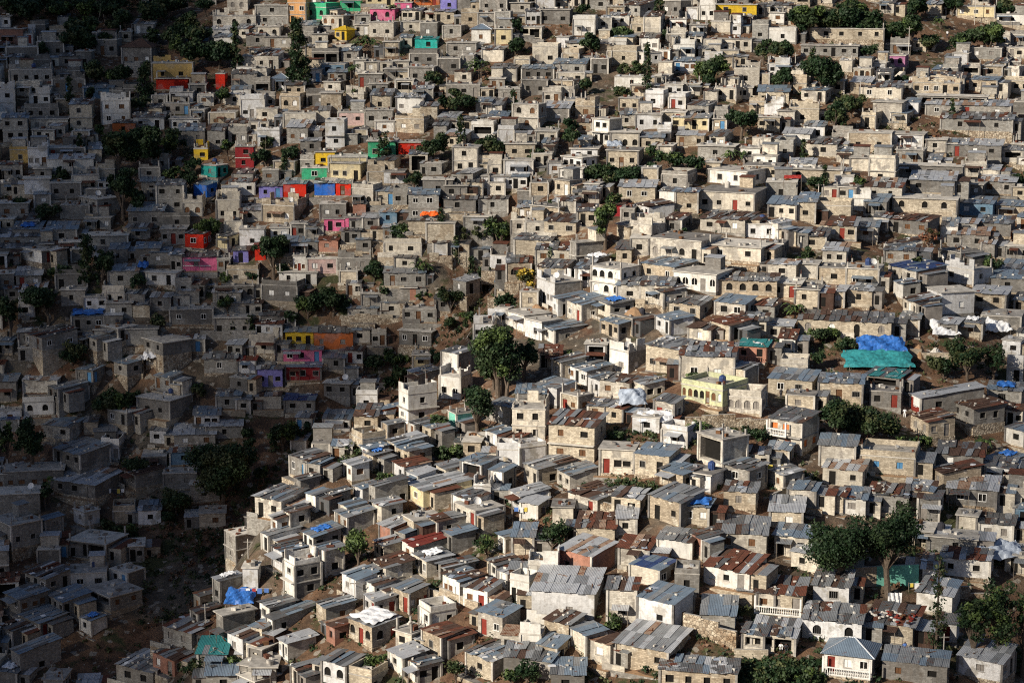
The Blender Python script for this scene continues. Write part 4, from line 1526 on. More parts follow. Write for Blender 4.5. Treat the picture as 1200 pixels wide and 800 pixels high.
for x0, x1, y0, y1, kd, nm in TR:
    if nm: LAND.append((((x0+x1)/2, (y0+y1)/2), nm))
LAND += [((1030, 418), 'big blue and teal tarp'), ((1170, 648), 'sagging white awning'), ((741, 477), 'peaked grey tarp'), ((1048, 706), 'hanging white sheet'), ((870, 668), 'sandy earth mound'), ((505, 252), 'bright orange tarp')]
used = {}
def short(n):
    n = n.split(' with ')[0] if len(n.split()) > 8 and ' with ' in n[8:] else n
    return n
def direction(dx, dy):
    if abs(dx) > 2.2*abs(dy): return 'right of' if dx > 0 else 'left of'
    if abs(dy) > 2.2*abs(dx): return 'downhill of' if dy > 0 else 'uphill of'
    return ('downhill' if dy > 0 else 'uphill')+(' right of' if dx > 0 else ' left of')
def where(px, py, k=0):
    L = sorted(LAND, key=lambda l: (l[0][0]-px)**2+((l[0][1]-py)*1.3)**2)
    L = [l for l in L if (l[0][0]-px)**2+(l[0][1]-py)**2 > 16]
    l = L[k]; return direction(px-l[0][0], py-l[0][1])+' the '+short(l[1])
def fit(pre, px, py, k0=0):
    for k in range(k0, k0+12):
        t = pre+' '+where(px, py, k)
        if len(t.split()) <= 16 and t not in used: used[t] = 1; return t
    t = min((pre+' '+where(px, py, k) for k in range(30)), key=lambda q: len(q.split())+20*(q in used)); used[t] = 1; return t
def label_for(s):
    if s['name']: return s['name']
    ns = 'two storey ' if s['h'] > 4.3 else ''
    wide = 'wide ' if s['w'] > 9 else ('small ' if s['w'] < 4.2 else '')
    look0 = WORD[s['wall']]+' '
    for look in (wide+look0+'house, '+ROOF[s['roof']], wide+look0+ns+'house, '+ROOF[s['roof']]):
        for k in range(5):
            t = look+', '+where(s['px'], s['py'], k)
            if len(t.split()) > 16: continue
            if t not in used: return t
    for k in range(6):
        for adj in ('lower', 'upper', 'narrower', 'broader'):
            t = adj+' '+look0+ns+'house '+where(s['px'], s['py'], k)
            if t not in used and len(t.split()) <= 16: return t
    return t
far = MB()
TARPS = []
def mat_of(s): return Matrix.Translation(s['loc']) @ Matrix.Rotation(s['rot'], 4, 'Z')
for i, s in enumerate(HS):
    rr = random.Random(s['seed']+3)
    if i in SOLO:
        lab = label_for(s); used[lab] = 1; s['label'] = lab
        t = thing('house', lab, 'house', s['loc'], s['rot'], 'houses on the hillside')
        for nm, mb in make_house(s, rr, True):
            if not mb.f: continue
            if nm[0] == '>': link(nm[1:], mb, last)
            else: last = link(nm, mb, t)
        if s['roof'] in 'BW': TARPS.append(s)
    else:
        M = mat_of(s)
        for nm, mb in make_house(s, rr, False): far.add(mb, M)
        if s['roof'] in 'BW' and rr.random() < .8: TARPS.append(s)
o = link('distant_houses', far); tag(o, 'mass of small grey and cream block houses crowding the hillside', 'houses', kind='stuff')
print('far faces', len(far.f))

# ------------------------------------------------ tarps laid over roofs or strung up
def cloth(w, d, mat, rr, amp=.12, n=22, drape=.5, peak=0):
    mb = MB(); nx, ny = n, max(4, int(n*d/w)); g = {}
    jit = {(i, j): rr.uniform(-.18, .18) for i in range(nx+1) for j in range(ny+1)}
    for sgn, dz in ((1, .0), (-1, -.025)):
        for i in range(nx+1):
            for j in range(ny+1):
                u, v = i/nx*2-1, j/ny*2-1
                e = max(abs(u), abs(v)); z = -drape*max(0, e-.8)/.2+amp*(math.sin(u*7+v*3+rr_ph)*.45+math.sin(v*9-u*4+rr_ph*2)*.35+math.sin(u*15-v*11+rr_ph)*.22+jit[i, j])+peak*(1-e)
                g[sgn, i, j] = (u*w/2*(1+.05*math.sin(v*5)), v*d/2*(1+.05*math.sin(u*6)), z+dz)
        for i in range(nx):
            for j in range(ny):
                q = [g[sgn, i, j], g[sgn, i+1, j], g[sgn, i+1, j+1], g[sgn, i, j+1]]
                mb.poly(q if sgn > 0 else q[::-1], mat)
    return mb
for k, s in enumerate(TARPS):
    rr = random.Random(s['seed']+9); rr_ph = rr.random()*6; blue = s['roof'] == 'B'
    W_ = s['w']*(.95 if s['name'] else .55); D_ = s['d']*(.95 if s['name'] else .6)
    mb = cloth(W_, D_, 'tarp_blue' if blue else 'tarp_white', rr, .16, 20, .12)
    o = link('tarp', mb, None, smooth=True); o.location = s['loc']+Vector((0, 0, s['h']+.42+.05*s['d'])); o.rotation_euler = (math.radians(5), 0, s['rot'])
    tag(o, fit(('crumpled blue tarp' if blue else 'rumpled white tarp')+' on roof', s['px'], s['py'], 1 if s['name'] else 0), 'tarp', 'tarps lying over roofs')
def strung(px, py, wpx, dm, mat, lab, h, tilt=10, posts=True, peak=0, drape=.3, yaw=0, amp=.15):
    global rr_ph
    rr = random.Random(int(px)); rr_ph = rr.random()*6
    p = at(px, py); k = F/(p.y*math.cos(PITCH)-p.z*math.sin(PITCH)); w_ = wpx/k
    t = thing('tarp', lab, 'tarp', p, yaw); c = link('sheet', cloth(w_, dm, mat, rr, amp*1.3, 26, drape, peak), t, smooth=True); c.location = (0, 0, h); c.rotation_euler = (math.radians(tilt), 0, 0)
    if posts:
        for sx in (-1, 1):
            for sy in (-1, 1):
                mb = MB(); x, y = sx*w_*.44, sy*dm*.44; mb.tube((x, y, -1.2), (x, y, h+math.sin(math.radians(tilt))*y-.15), .05, .05, 'pole_wood', 5); link('post', mb, t)
    return t
strung(1028, 433, 80, 4.6, 'tarp_teal', 'teal tarp slung below the big blue tarp', 2.0, 22)
strung(1032, 419, 56, 4.2, 'tarp_blue', 'big crumpled blue tarp above the teal one', 2.4, 24, amp=.3)
strung(1172, 664, 52, 4.0, 'tarp_grey', 'sagging pale awning strung beside the dark house', 2.6, 16, amp=.3, yaw=.15)
strung(741, 486, 32, 3.6, 'tarp_grey', 'peaked pale grey tarp over a house terrace', 2.9, 22, peak=.9)
strung(768, 503, 42, 3.2, 'tarp_white', 'long white tarp over the cluttered yard', 2.2, 14)
strung(1107, 394, 32, 4, 'tarp_white', 'white tarp hanging out from a slope house', 1.7, 25)
strung(1168, 392, 30, 4, 'tarp_white', 'wrinkled white cloth covering a shack at right edge', 2.1, 30, amp=.3)
strung(505, 257, 24, 4, 'tarp_orange', 'bright orange tarp shelter among ruined walls', 2.2, 30)
strung(177, 471-40, 18, 2.5, 'tarp_white', 'pale bundled sheet on a shaded roof', 2.6, 12, amp=.3)
strung(282, 716, 34, 4, 'tarp_blue', 'small blue tarp at the edge of the ravine', 2.4, 14)
strung(36, 352, 20, 3, 'tarp_blue', 'dim blue tarp in the shaded left slope', 2.2, 24)
strung(168, 322, 12, 2, 'tarp_blue', 'tiny bright blue tarp in the shaded slope', 2.2, 20)
strung(720, 428-250, 18, 2.5, 'tarp_grey', 'blue grey tarp heaped by a mid slope wall', 1.8, 15)
def upright(px, py, wpx, hpx, mat, lab, name='hanging_sheet', cat='sheet', z=.4):
    p = at(px, py); k = F/(p.y*math.cos(PITCH)-p.z*math.sin(PITCH)); w_, h_ = wpx/k, hpx/k; t = thing(name, lab, cat, p, 0); mb = MB(); n = 10
    for i in range(n):
        for j in range(5):
            P_ = lambda a, b, o: (w_*(a/n-.5), .12*math.sin(a*1.9+b)+o, z+h_*b/5)
            mb.poly([P_(i, j, 0), P_(i+1, j, 0), P_(i+1, j+1, 0), P_(i, j+1, 0)], mat); mb.poly([P_(i, j+1, .03), P_(i+1, j+1, .03), P_(i+1, j, .03), P_(i, j, .03)], mat)
    link('cloth', mb, t, smooth=True)
    for s_ in (-1, 1): q = MB(); q.tube((s_*w_*.52, .05, -.5), (s_*w_*.52, .05, z+h_+.1), .04, .04, 'pole_wood', 5); link('post', q, t)
upright(1048, 717, 16, 20, 'cloth_white', 'large white cloth hung upright below the spreading tree')
upright(928, 440-201, 20, 4, 'cloth_red', 'red washing hung on a flat roof', 'laundry', 'laundry', 4.6)
for px, py, w_, m_, l_ in [(975, 664, 60, 'tarp_teal', 'wall with peeling turquoise paint under the spreading tree')]:
    pass
def wall_run(px0, py0, px1, py1, h, mat, lab, name='retaining_wall', cat='wall', extra=None, t=.35):
    a, b = at(px0, py0), at(px1, py1); d = b-a; d.z = 0; L = d.length; ang = math.atan2(d.y, d.x); th = thing(name, lab, cat, a, ang); mb = MB(); n = max(1, int(L/2.2))
    for i in range(n):
        x0, x1 = L*i/n, L*(i+1)/n; m0 = a+d*(i+.5)/n; zz = Hs(m0.x, m0.y)-a.z
        mb.box(x0, x1, 0, t, zz-1.5, zz+h*rnd.uniform(.9, 1.08), mat if not extra or (i % 3) else extra, top='concrete')
    link('wall', mb, th); return th
wall_run(1002, 690, 1076, 688, 2.6, 'paint_mint', 'low wall in peeling turquoise under the spreading tree', 'painted_wall', 'wall', 'cream_3')
wall_run(803, 512, 900, 514, 2.6, 'rubble_stone', 'rough stone retaining wall below the lime arched house')
wall_run(800, 742, 862, 768, 2.4, 'rubble_stone', 'stone wall dividing the bare yards at bottom right')
wall_run(860, 772, 900, 774, 1.2, 'cream_1', 'low block wall at the yard edge')
wall_run(556, 640-122, 600, 560, 1.6, 'cream_1', 'pale block parapet stepping down beside the white houses')
wall_run(400, 505-120, 450, 387, 2.0, 'rubble_stone', 'rough stone wall above the orange house terrace')
wall_run(500, 700, 560, 720, 1.2, 'cream_3', 'short broken wall beside the small white roofed house')
wall_run(1062, 418, 1115, 422, 1.2, 'cream_3', 'low block wall around the sand heaps by the tarp')
wall_run(690, 600, 740, 610, 1.4, 'rubble_stone', 'stone bank wall below the wide opened concrete house')
wall_run(905, 592, 960, 560, 1.2, 'cream_1', 'pale yard wall beside the slab roofed house')
wall_run(600, 228+22, 660, 262, 1.8, 'rubble_stone', 'stone terrace wall under the mid slope row')
wall_run(350, 118, 420, 116, 1.6, 'rubble_stone', 'stone footing wall beneath the upper slope row')
wall_run(235, 400, 300, 404, 1.8, 'grey_1', 'grey block wall along the shaded terrace')
wall_run(1110, 700, 1165, 712, 1.4, 'rubble_stone', 'stone wall hidden behind the feathery trees')

def stairs(px, py, n, wd, rot, lab):
    p = at(px, py); t = thing('stairway', lab, 'stairs', p, rot)
    for i in range(n): b = MB(); b.box(-wd/2, wd/2, i*.3, n*.3+.3, i*.19-.5*(i == 0), (i+1)*.19, 'concrete_pale'); link('step', b, t)
stairs(1046, 94, 9, 1.2, -1.0, 'outside stair climbing to the mauve pink house'); stairs(729, 558, 8, 1.0, 1.0, 'steps beside the doorway of the person in red'); stairs(797, 508, 9, 1.1, -.7, 'steps descending beside the lime arched house')
stairs(560, 690, 10, 1.2, .5, 'steps between the white houses of the spur'); stairs(880, 540, 8, 1.2, .2, 'steps below the two level balcony house')

def mound(px, py, wpx, h, mat, lab, name='earth_mound', cat='mound', seed=1):
    p = at(px, py); k = F/(p.y*math.cos(PITCH)-p.z*math.sin(PITCH)); R = wpx/k/2; rr = random.Random(seed); mb = MB(); n, m = 22, 8; g = {}
    for i in range(n):
        for j in range(m+1):
            a = i*2*PI/n; r = R*(1-j/m)*(1+.18*math.sin(a*3+seed)+.08*math.sin(a*7)); x, y = r*math.cos(a), r*math.sin(a)*.8
            g[i, j] = (x, y, Hs(p.x+x, p.y+y)-p.z-.3*(j == 0)+h*math.sin(j/m*PI/2)**1.3+rr.uniform(-.1, .1)*(0 < j < m))
    for i in range(n):
        for j in range(m): i2 = (i+1) % n; mb.poly([g[i, j], g[i2, j], g[i2, j+1], g[i, j+1]], mat)
    o = link(name, mb, smooth=True); o.location = p; tag(o, lab, cat); return o, p, R
mound(866, 668, 66, 1.7, 'sand', 'sandy brown earth mound between the lower right houses', seed=3)
mound(832, 735, 34, .8, 'rubble_pale', 'low heap of pale broken blocks in the bare yard', 'rubble_heap', 'rubble heap', 5)
mound(1077, 418, 18, 1.6, 'sand', 'grey sand heap beside the big tarps', 'sand_heap', 'sand heap', 6)
mound(1096, 416, 14, 1.1, 'rubble_pale', 'smaller pale gravel heap beside the sand heap', 'gravel_heap', 'gravel heap', 7)
mound(481, 745, 30, 1.6, 'rubble_pale', 'white rubble heap beside the tarp roofed house', 'rubble_heap', 'rubble heap', 8)
mound(712, 462, 22, 1.8, 'sand', 'pale sand heap on the terrace behind the lime house', 'sand_heap', 'sand heap', 9)
mound(628, 366, 20, 1.2, 'sand', 'tan sand heap near the yellow flowering tree', 'sand_heap', 'sand heap', 10)
# ---------------------------------------------------------------- trees
def leafquads(cs, rs, per, size, mats, seed, flat=.0, aniso=1.0):
    """clumps of small leaf faces; cs centres, rs radii"""
    R = np.random.RandomState(seed); V = []; M = []
    for c, r, m in zip(cs, rs, mats):
        n = max(6, int(per*r*r)); d = R.normal(size=(n, 3)); d /= np.linalg.norm(d, axis=1)[:, None]; p = np.array(c)+d*(r*R.uniform(.35, 1.05, (n, 1)))*np.array([1, 1, .8*aniso])
        a = R.normal(size=(n, 3)); a /= np.linalg.norm(a, axis=1)[:, None]; a[:, 2] *= (1-flat); b = np.cross(a, d+R.normal(size=(n, 3))*.5); b /= np.linalg.norm(b, axis=1)[:, None]+1e-9
        s = size*R.uniform(.6, 1.4, (n, 1)); V.append(np.stack([p-a*s-b*s*.5, p+a*s*.2-b*s*.7, p+a*s+b*s*.4, p-a*s*.3+b*s*.7], 1)); M += [m]*n
    return np.concatenate(V), M
def crown_obj(V, M, parent, name='crown'):
    n = len(V); me = bpy.data.meshes.new(name); me.from_pydata(V.reshape(-1, 3).tolist(), [], np.arange(n*4).reshape(n, 4).tolist())
    nm = sorted(set(M)); ix = {k: i for i, k in enumerate(nm)}
    for k in nm: me.materials.append(MATS[k])
    me.polygons.foreach_set('material_index', [ix[k] for k in M]); o = bpy.data.objects.new(name, me); C.objects.link(o); o.parent = parent; return o
def build_tree(kind, w_, h, seed, k):
    """returns (trunk MB, leaf verts, leaf mats) around the foot"""
    rr = random.Random(seed); T = MB(); bark = 'bark_pale' if kind in 'yx' else 'bark'; size = max(.16, 1.5/k)
    cs, rs, ms = [], [], []
    if kind in 'byx':
        th = h*rr.uniform(.22, .34); cz = h*.60; R = w_/2; tr = max(.12, h*.03); lean = (rr.uniform(-.4, .4), rr.uniform(-.3, .3))
        T.tube((0, 0, -1), (lean[0], lean[1], th), tr*1.3, tr, bark, 8)
        mixm = dict(b=rr.choice([['leaf_dark', 'leaf_dark', 'leaf_mid'], ['leaf_dark', 'leaf_mid', 'leaf_mid', 'leaf_bright'], ['leaf_dark', 'leaf_mid', 'leaf_olive']]), y=['leaf_yellow', 'leaf_yellow', 'leaf_olive', 'leaf_olive', 'leaf_mid'], x=['leaf_brown', 'leaf_rust', 'leaf_olive'])[kind]
        if seed % 1000 == 777: mixm = ['leaf_bright', 'leaf_bright', 'leaf_mid']
        n = int(22+w_*h*.45)
        lobes = []
        for i in range(rr.choice([4, 5, 6, 7])):
            a = rr.random()*6.28; e = rr.uniform(-.5, 1); lobes.append(Vector((math.cos(a)*(1-.35*max(0, e)), math.sin(a)*(1-.35*max(0, e)), e))*rr.uniform(.45, .72))
        for lb in lobes: T.tube((lean[0], lean[1], th*.9), (lb.x*R*.8+lean[0], lb.y*R*.8+lean[1], cz+lb.z*h*.3), tr*.7, tr*.2, bark, 6)
        for i in range(n):
            lb = lobes[i % len(lobes)]; d = lb+Vector((rr.gauss(0, 1), rr.gauss(0, 1), rr.gauss(0, .9)))*.24
            if d.length > 1.05: d *= 1.05/d.length
            env = .86+.26*math.sin(d.x*4+seed)*math.cos(d.y*3+seed)
            c = (d.x*R*.95*env+lean[0], d.y*R*.95*env+lean[1], cz+d.z*(h*.38)*env); cs.append(c); rs.append(min(R*.46, rr.uniform(.6, 1.2)*max(.55, R*.34))); ms.append(rr.choice(mixm))
            if i % 4 == 0: T.tube((lean[0], lean[1], th*rr.uniform(.75, 1)), c, tr*.4, tr*.1, bark, 5)
        V, M = leafquads(cs, rs, (115 if w_ > 8 or seed % 3 else 75) if kind == 'b' else 60, size, ms, seed)
    elif kind == 'c':
        T.tube((0, 0, -1), (0, 0, h*.95), max(.12, h*.018), .04, 'bark', 6); R = w_/2; n = int(h*9)
        for i in range(n):
            f = rr.uniform(.12, 1); a = rr.random()*6.28; r = R*(1.15-f*.8)*rr.uniform(.2, 1); c = (math.cos(a)*r, math.sin(a)*r, h*f); cs.append(c); rs.append(rr.uniform(.35, .8)*max(.6, R*.45)); ms.append(rr.choice(['leaf_dark', 'leaf_olive', 'leaf_mid', 'leaf_dark']))
            if i % 2 == 0: T.tube((0, 0, h*f*.9), c, .05, .015, 'bark', 4)
        V, M = leafquads(cs, rs, 70, size*.85, ms, seed, aniso=1.3)
    elif kind == 'p':
        T.tube((0, 0, -1), (.1, 0, h*.6), .16, .12, 'bark', 6); fr = []; M = []
        for s in range(rr.choice([1, 2, 3])):
            ox, oy = (rr.uniform(-.3, .3)*w_*s, rr.uniform(-.3, .3)*w_*s)
            if s: T.tube((ox, oy, -1), (ox, oy, h*.5), .12, .09, 'bark', 6)
            for q in range(13):
                a = rr.random()*6.28; L = w_*.5*rr.uniform(.7, 1.1); up = rr.uniform(.1, .9); pr = None; wd = rr.uniform(.16, .3)
                for t in range(6):
                    f = t/5; x = L*f; z = h*(.58 if not s else .48)+up*L*math.sin(f*1.9)*.9-L*.5*f*f; pw = wd*math.sin(.25+f*2.7); p = (ox+math.cos(a)*x, oy+math.sin(a)*x, z)
                    l, r_ = (p[0]-math.sin(a)*pw, p[1]+math.cos(a)*pw, p[2]-.08), (p[0]+math.sin(a)*pw, p[1]-math.cos(a)*pw, p[2]-.08)
                    if pr: fr.append([pr[0], l, p, pr[2]]); fr.append([pr[2], p, r_, pr[1]]); M += [rr.choice(['leaf_mid', 'leaf_bright'])]*2
                    pr = (l, r_, p)
        V = np.array(fr)
    else:        # shrub
        R = w_/2
        for st_ in range(3): T.tube((0, 0, -.5), (rr.uniform(-R, R)*.5, rr.uniform(-R, R)*.4, h*.6), .05, .02, 'bark', 4)
        mixm = rr.choice([['leaf_dark', 'leaf_mid'], ['leaf_mid', 'leaf_bright', 'leaf_mid'], ['leaf_olive', 'leaf_mid']])
        for i in range(int(8+w_*2)):
            a, r = rr.random()*6.28, R*math.sqrt(rr.random())*.85; cs.append((math.cos(a)*r, math.sin(a)*r*.7, h*rr.uniform(.2, .7))); rs.append(rr.uniform(.3, .6)*max(.6, min(1.3, h*.45))); ms.append(rr.choice(mixm))
        V, M = leafquads(cs, rs, 140, size, ms, seed)
    return T, V, M
KT = dict(b=('broadleaf_tree', 'tree'), y=('flowering_tree', 'tree'), x=('withered_tree', 'tree'), c=('feathery_tree', 'tree'), p=('banana_plant', 'plant'), s=('shrub', 'shrub'))
def LOOKS(w_): return dict(b=(['broad dark green tree', 'wide bushy tree'] if w_ > 4.5 else ['small dark green tree', 'little bushy tree'])+['ragged green tree', 'dense leafy tree'], c=['slender feathery tree', 'tall thin feathery tree'], p=['banana clump', 'broad leaved banana clump'], s=['low green shrub', 'spreading green shrub', 'dense green shrub'], y=['yellow tree'], x=['brown tree'])
rr = random.Random(91)
for q in range(32):      # the wooded bank at the upper left
    px, py = rr.uniform(0, 250), rr.uniform(4, 66)
    if px > 60 or py < 22: w0 = rr.uniform(14, 26); TR.append((px-w0/2, px+w0/2, py-rr.uniform(16, 26), py, 'b', None))
for i, (x0, x1, y0, y1, kd, nm) in enumerate(TR):
    p = at((x0+x1)/2, y1); k = F/(p.y*math.cos(PITCH)-p.z*math.sin(PITCH)); w_ = max(1.4, (x1-x0)/k)*(1.22 if kd == 'b' else 1.15); h = max(1.2 if kd == 's' else 2.6, (y1-y0)/k*1.1)
    seed = i*13+2
    if nm in ('light green tree among the roofs of the spur', 'bright leafy tree right of the vermilion house', 'tall round green tree standing alone'): seed = i*1000+777
    if kd in 'sp' or True:
        lab = nm
        if not lab:
            for q in range(60):
                lk = LOOKS(w_)[kd]; lab = lk[q % len(lk)]+' '+where((x0+x1)/2, (y0+y1)/2, q//len(lk))
                if lab not in used and len(lab.split()) <= 16: break
        used[lab] = 1
    t = thing(KT[kd][0], lab, KT[kd][1], p, 0, {'s': 'shrubs between the houses', 'p': 'banana plants between the houses'}.get(kd, 'trees on the hillside'))
    T, V, M = build_tree(kd, w_, h, seed, k)
    if kd != 's': link('trunk', T, t)
    else: link('stem', T, t)
    crown_obj(V, M, t, 'crown' if kd != 's' else 'foliage')
# ground cover: weeds and low scrub in the gaps, one mass nobody could count
R = np.random.RandomState(3); cs, rs, ms = [], [], []; rr = random.Random(8)
for it in range(7000):
    px, py = rr.uniform(-10, 1210), rr.uniform(-10, 810); p = at(px, py)
    nz = float(vnoise(np.array(p.x), np.array(p.y), 16, 9))
    top = py < 70 and px < 250
    if not top and nz < .50: continue
    if top and rr.random() < .3: continue
    g_ = 1.7 if top else 1
    cs.append((p.x, p.y, p.z+.25*g_)); rs.append(rr.uniform(.35, .85)*g_); ms.append(rr.choice(['leaf_dark', 'leaf_mid', 'leaf_olive', 'leaf_dark', 'leaf_olive', 'leaf_brown']))
for (xa, ya, xb, yb, n) in [(864, 776, 966, 806, 260), (870, 500, 965, 512, 40), (165, 600, 260, 740, 200), (700, 505, 775, 520, 30)]:
    for q in range(n):
        px, py = rr.uniform(xa, xb), rr.uniform(ya, yb); p = at(px, py); cs.append((p.x, p.y, p.z+.3)); rs.append(rr.uniform(.4, .9)); ms.append(rr.choice(['leaf_mid', 'leaf_dark', 'leaf_olive']) if xa != 165 else rr.choice(['leaf_brown', 'leaf_olive', 'leaf_dark']))
for q in range(300):       # scrub along the bed and the near bank of the ravine
    py = rr.uniform(335, 800); px = edge_x(py)-abs(rr.gauss(0, 32))-4; p = at(px, py); cs.append((p.x, p.y, p.z+.3)); rs.append(rr.uniform(.4, 1.0)); ms.append(rr.choice(['leaf_dark', 'leaf_dark', 'leaf_olive', 'leaf_brown', 'leaf_mid']))
V, M = leafquads(cs, rs, 55, .2, ms, 4)
o = crown_obj(V, M, None, 'undergrowth'); tag(o, 'weeds and low scrub growing in gaps between the houses', 'undergrowth', kind='stuff')
# rubble: loose stones and block waste
mb = MB(); rr = random.Random(21)
for it in range(8000):
    px, py = rr.uniform(-5, 1205), rr.uniform(0, 805); p = at(px, py); mb.blob((p.x, p.y, p.z+.05), rr.uniform(.08, .26), rr.choice(['rubble_pale', 'rubble_stone', 'concrete', 'sand', 'wood_brown', 'rust', 'concrete_dark']), rr)
o = link('rubble', mb); tag(o, 'loose stones and broken blocks strewn over the bare ground', 'rubble', kind='stuff')

# ---------------------------------------------------------------- poles, masts, tanks
def pole(px, py, h, lab, name='utility_pole', r=.09, arm=True, lean=0, cat='pole'):
    p = at(px, py); k = F/(p.y*math.cos(PITCH)-p.z*math.sin(PITCH)); H_ = h/k; t = thing(name, lab, cat, p); mb = MB(); mb.tube((0, 0, -1), (lean, 0, H_), r, r*.7, 'concrete_pale' if arm else 'pole_wood', 6); link('shaft', mb, t)
    if arm: a = MB(); a.box(-.6+lean, .6+lean, -.05, .05, H_-.5, H_-.38, 'wood_grey'); link('crossarm', a, t)
for px, py, h, l in [(241, 736, 30, 'pale pole at the ravine edge above the terracotta house'), (291, 656, 26, 'white topped pole on the spur edge'), (416, 712, 34, 'pole between roofs left of the tarp roofed house'), (384, 645, 24, 'thin white pole among the spur roofs'),
                     (1064, 80, 48, 'tall pole beside the mauve pink house'), (1142, 30, 34, 'tall pole before the cream house at top right'), (807, 238, 24, 'pole beside the long cream house'), (959, 236, 22, 'pole beside the topiary like tree'), (1117, 240, 20, 'white pole beside the sand topped house'),
                     (1008, 116, 20, 'leaning pole in the grove edge'), (932, 78, 16, 'short pole in front of the upper right grove'), (703, 139, 18, 'pole on the brown bank'), (838, 200, 20, 'pole above the wide cream flat roofed house'), (540, 700, 20, 'black pipe pole on a spur roof'), (1105, 780, 40, 'dark pole beneath the feathery trees'), (420, 350, 14, 'short pole in the middle shade')]:
    pole(px, py, h, l)
for px, py, h, le, l in [(112, 35, 26, 1.5, 'left leaning antenna mast above the shaded houses'), (126, 39, 22, -.8, 'right antenna mast above the shaded houses'), (94, 60, 15, 0, 'short bare mast among the shaded upper houses')]:
    pole(px, py, h, l, 'antenna_mast', .08, False, le, 'antenna')
rq = random.Random(44)
for q in range(26):
    px, py = rq.uniform(30, 1180), rq.uniform(60, 780); pole(px, py, rq.uniform(13, 22)*(1 if py > 300 else .7), fit('thin pale pole', px, py), 'utility_pole', .06, rq.random() < .3, rq.uniform(-.4, .4))
def near_house(px, py):
    return min((HS[i] for i in SOLO), key=lambda s: (s['px']-px)**2+(s['py']-py)**2)
def on_roof(s, fx=0, fy=0):
    M = mat_of(s); rise = s['h']+.30+(.06*s['d'] if s['roof'] in METAL else 0); return M @ Vector((s['w']*fx, s['d']*fy, rise))
rr = random.Random(31); n_t = 0
flat = [HS[i] for i in sorted(SOLO) if HS[i]['roof'] in 'cku' and HS[i]['vis'] > 300 and HS[i]['w'] > 3.4 and HS[i]['d'] > 3.2]
for s in flat[::5][:16]:
    p = on_roof(s, rr.uniform(-.25, .25), .15); p.z = s['loc'].z+s['h']+.15
    col, cw = rr.choice([('cloth_dark', 'black'), ('sheet_navy', 'dark blue'), ('cloth_dark', 'black'), ('concrete_pale', 'grey')])
    lab = fit(cw+' water tank on the roof', s['px'], s['py'])
    t = thing('water_tank', lab, 'water tank', p, 0, 'water tanks on roofs'); b = MB(); b.lathe([(.02, 0), (.5, 0), (.52, .3), (.5, .32), (.52, .7), (.48, .95), (.25, 1.08), (.02, 1.1)], 0, 0, col, 12); link('body', b, t); c = MB(); c.lathe([(.2, 1.08), (.2, 1.16), (.02, 1.18)], 0, 0, col, 10); link('lid', c, t)
for s in flat[2::7][:9]:
    p = on_roof(s, .3, -.3); p.z = s['loc'].z+s['h']+.15; lab = fit('white satellite dish on the roof', s['px'], s['py'])
    t = thing('satellite_dish', lab, 'satellite dish', p, rr.uniform(-.5, .5), 'satellite dishes on roofs'); b = MB(); b.tube((0, 0, 0), (0, 0, .8), .04, .04, 'steel_dark', 5); link('mast', b, t)
    c = MB(); c.lathe([(.02, 0), (.3, .04), (.55, .16), (.57, .16), (.3, .0), (.02, -.04)], 0, 0, 'wood_white', 14); o = link('dish', c, t, smooth=True); o.location = (0, -.05, .95); o.rotation_euler = (math.radians(55), 0, 0)
# balusters, washing lines
for px, py, l in [(620, 610, 'washing line strung before the whitewashed walls'), (1085, 700, 'washing line beneath the dark trees'), (300, 705, 'washing line on the spur edge'), (132, 585, 'line of pale washing in the deep shade'), (905, 560, 'washing line beside the block houses'), (560, 335, 'washing line in the mid slope shade'), (760, 262, 'coloured washing on a mid slope terrace')]:
    p = at(px, py); t = thing('washing_line', l, 'washing line', p); b = MB(); b.tube((-2.2, 0, 1.9), (2.2, 0, 1.9), .015, .015, 'cloth_white', 3); link('line', b, t)
    for sx in (-2.2, 2.2): b = MB(); b.tube((sx, 0, -.6), (sx, 0, 2.0), .04, .04, 'pole_wood', 5); link('post', b, t)
    x = -2.0
    while x < 1.8:
        ww = rr.uniform(.3, .7); b = MB(); hh = rr.uniform(.5, .9); b.box(x, x+ww, -.015, .015, 1.9-hh, 1.89, rr.choice(['cloth_red', 'cloth_white', 'cloth_white', 'cloth_blue', 'cloth_yellow', 'cloth_dark'])); link('garment', b, t); x += ww+rr.uniform(.08, .3)

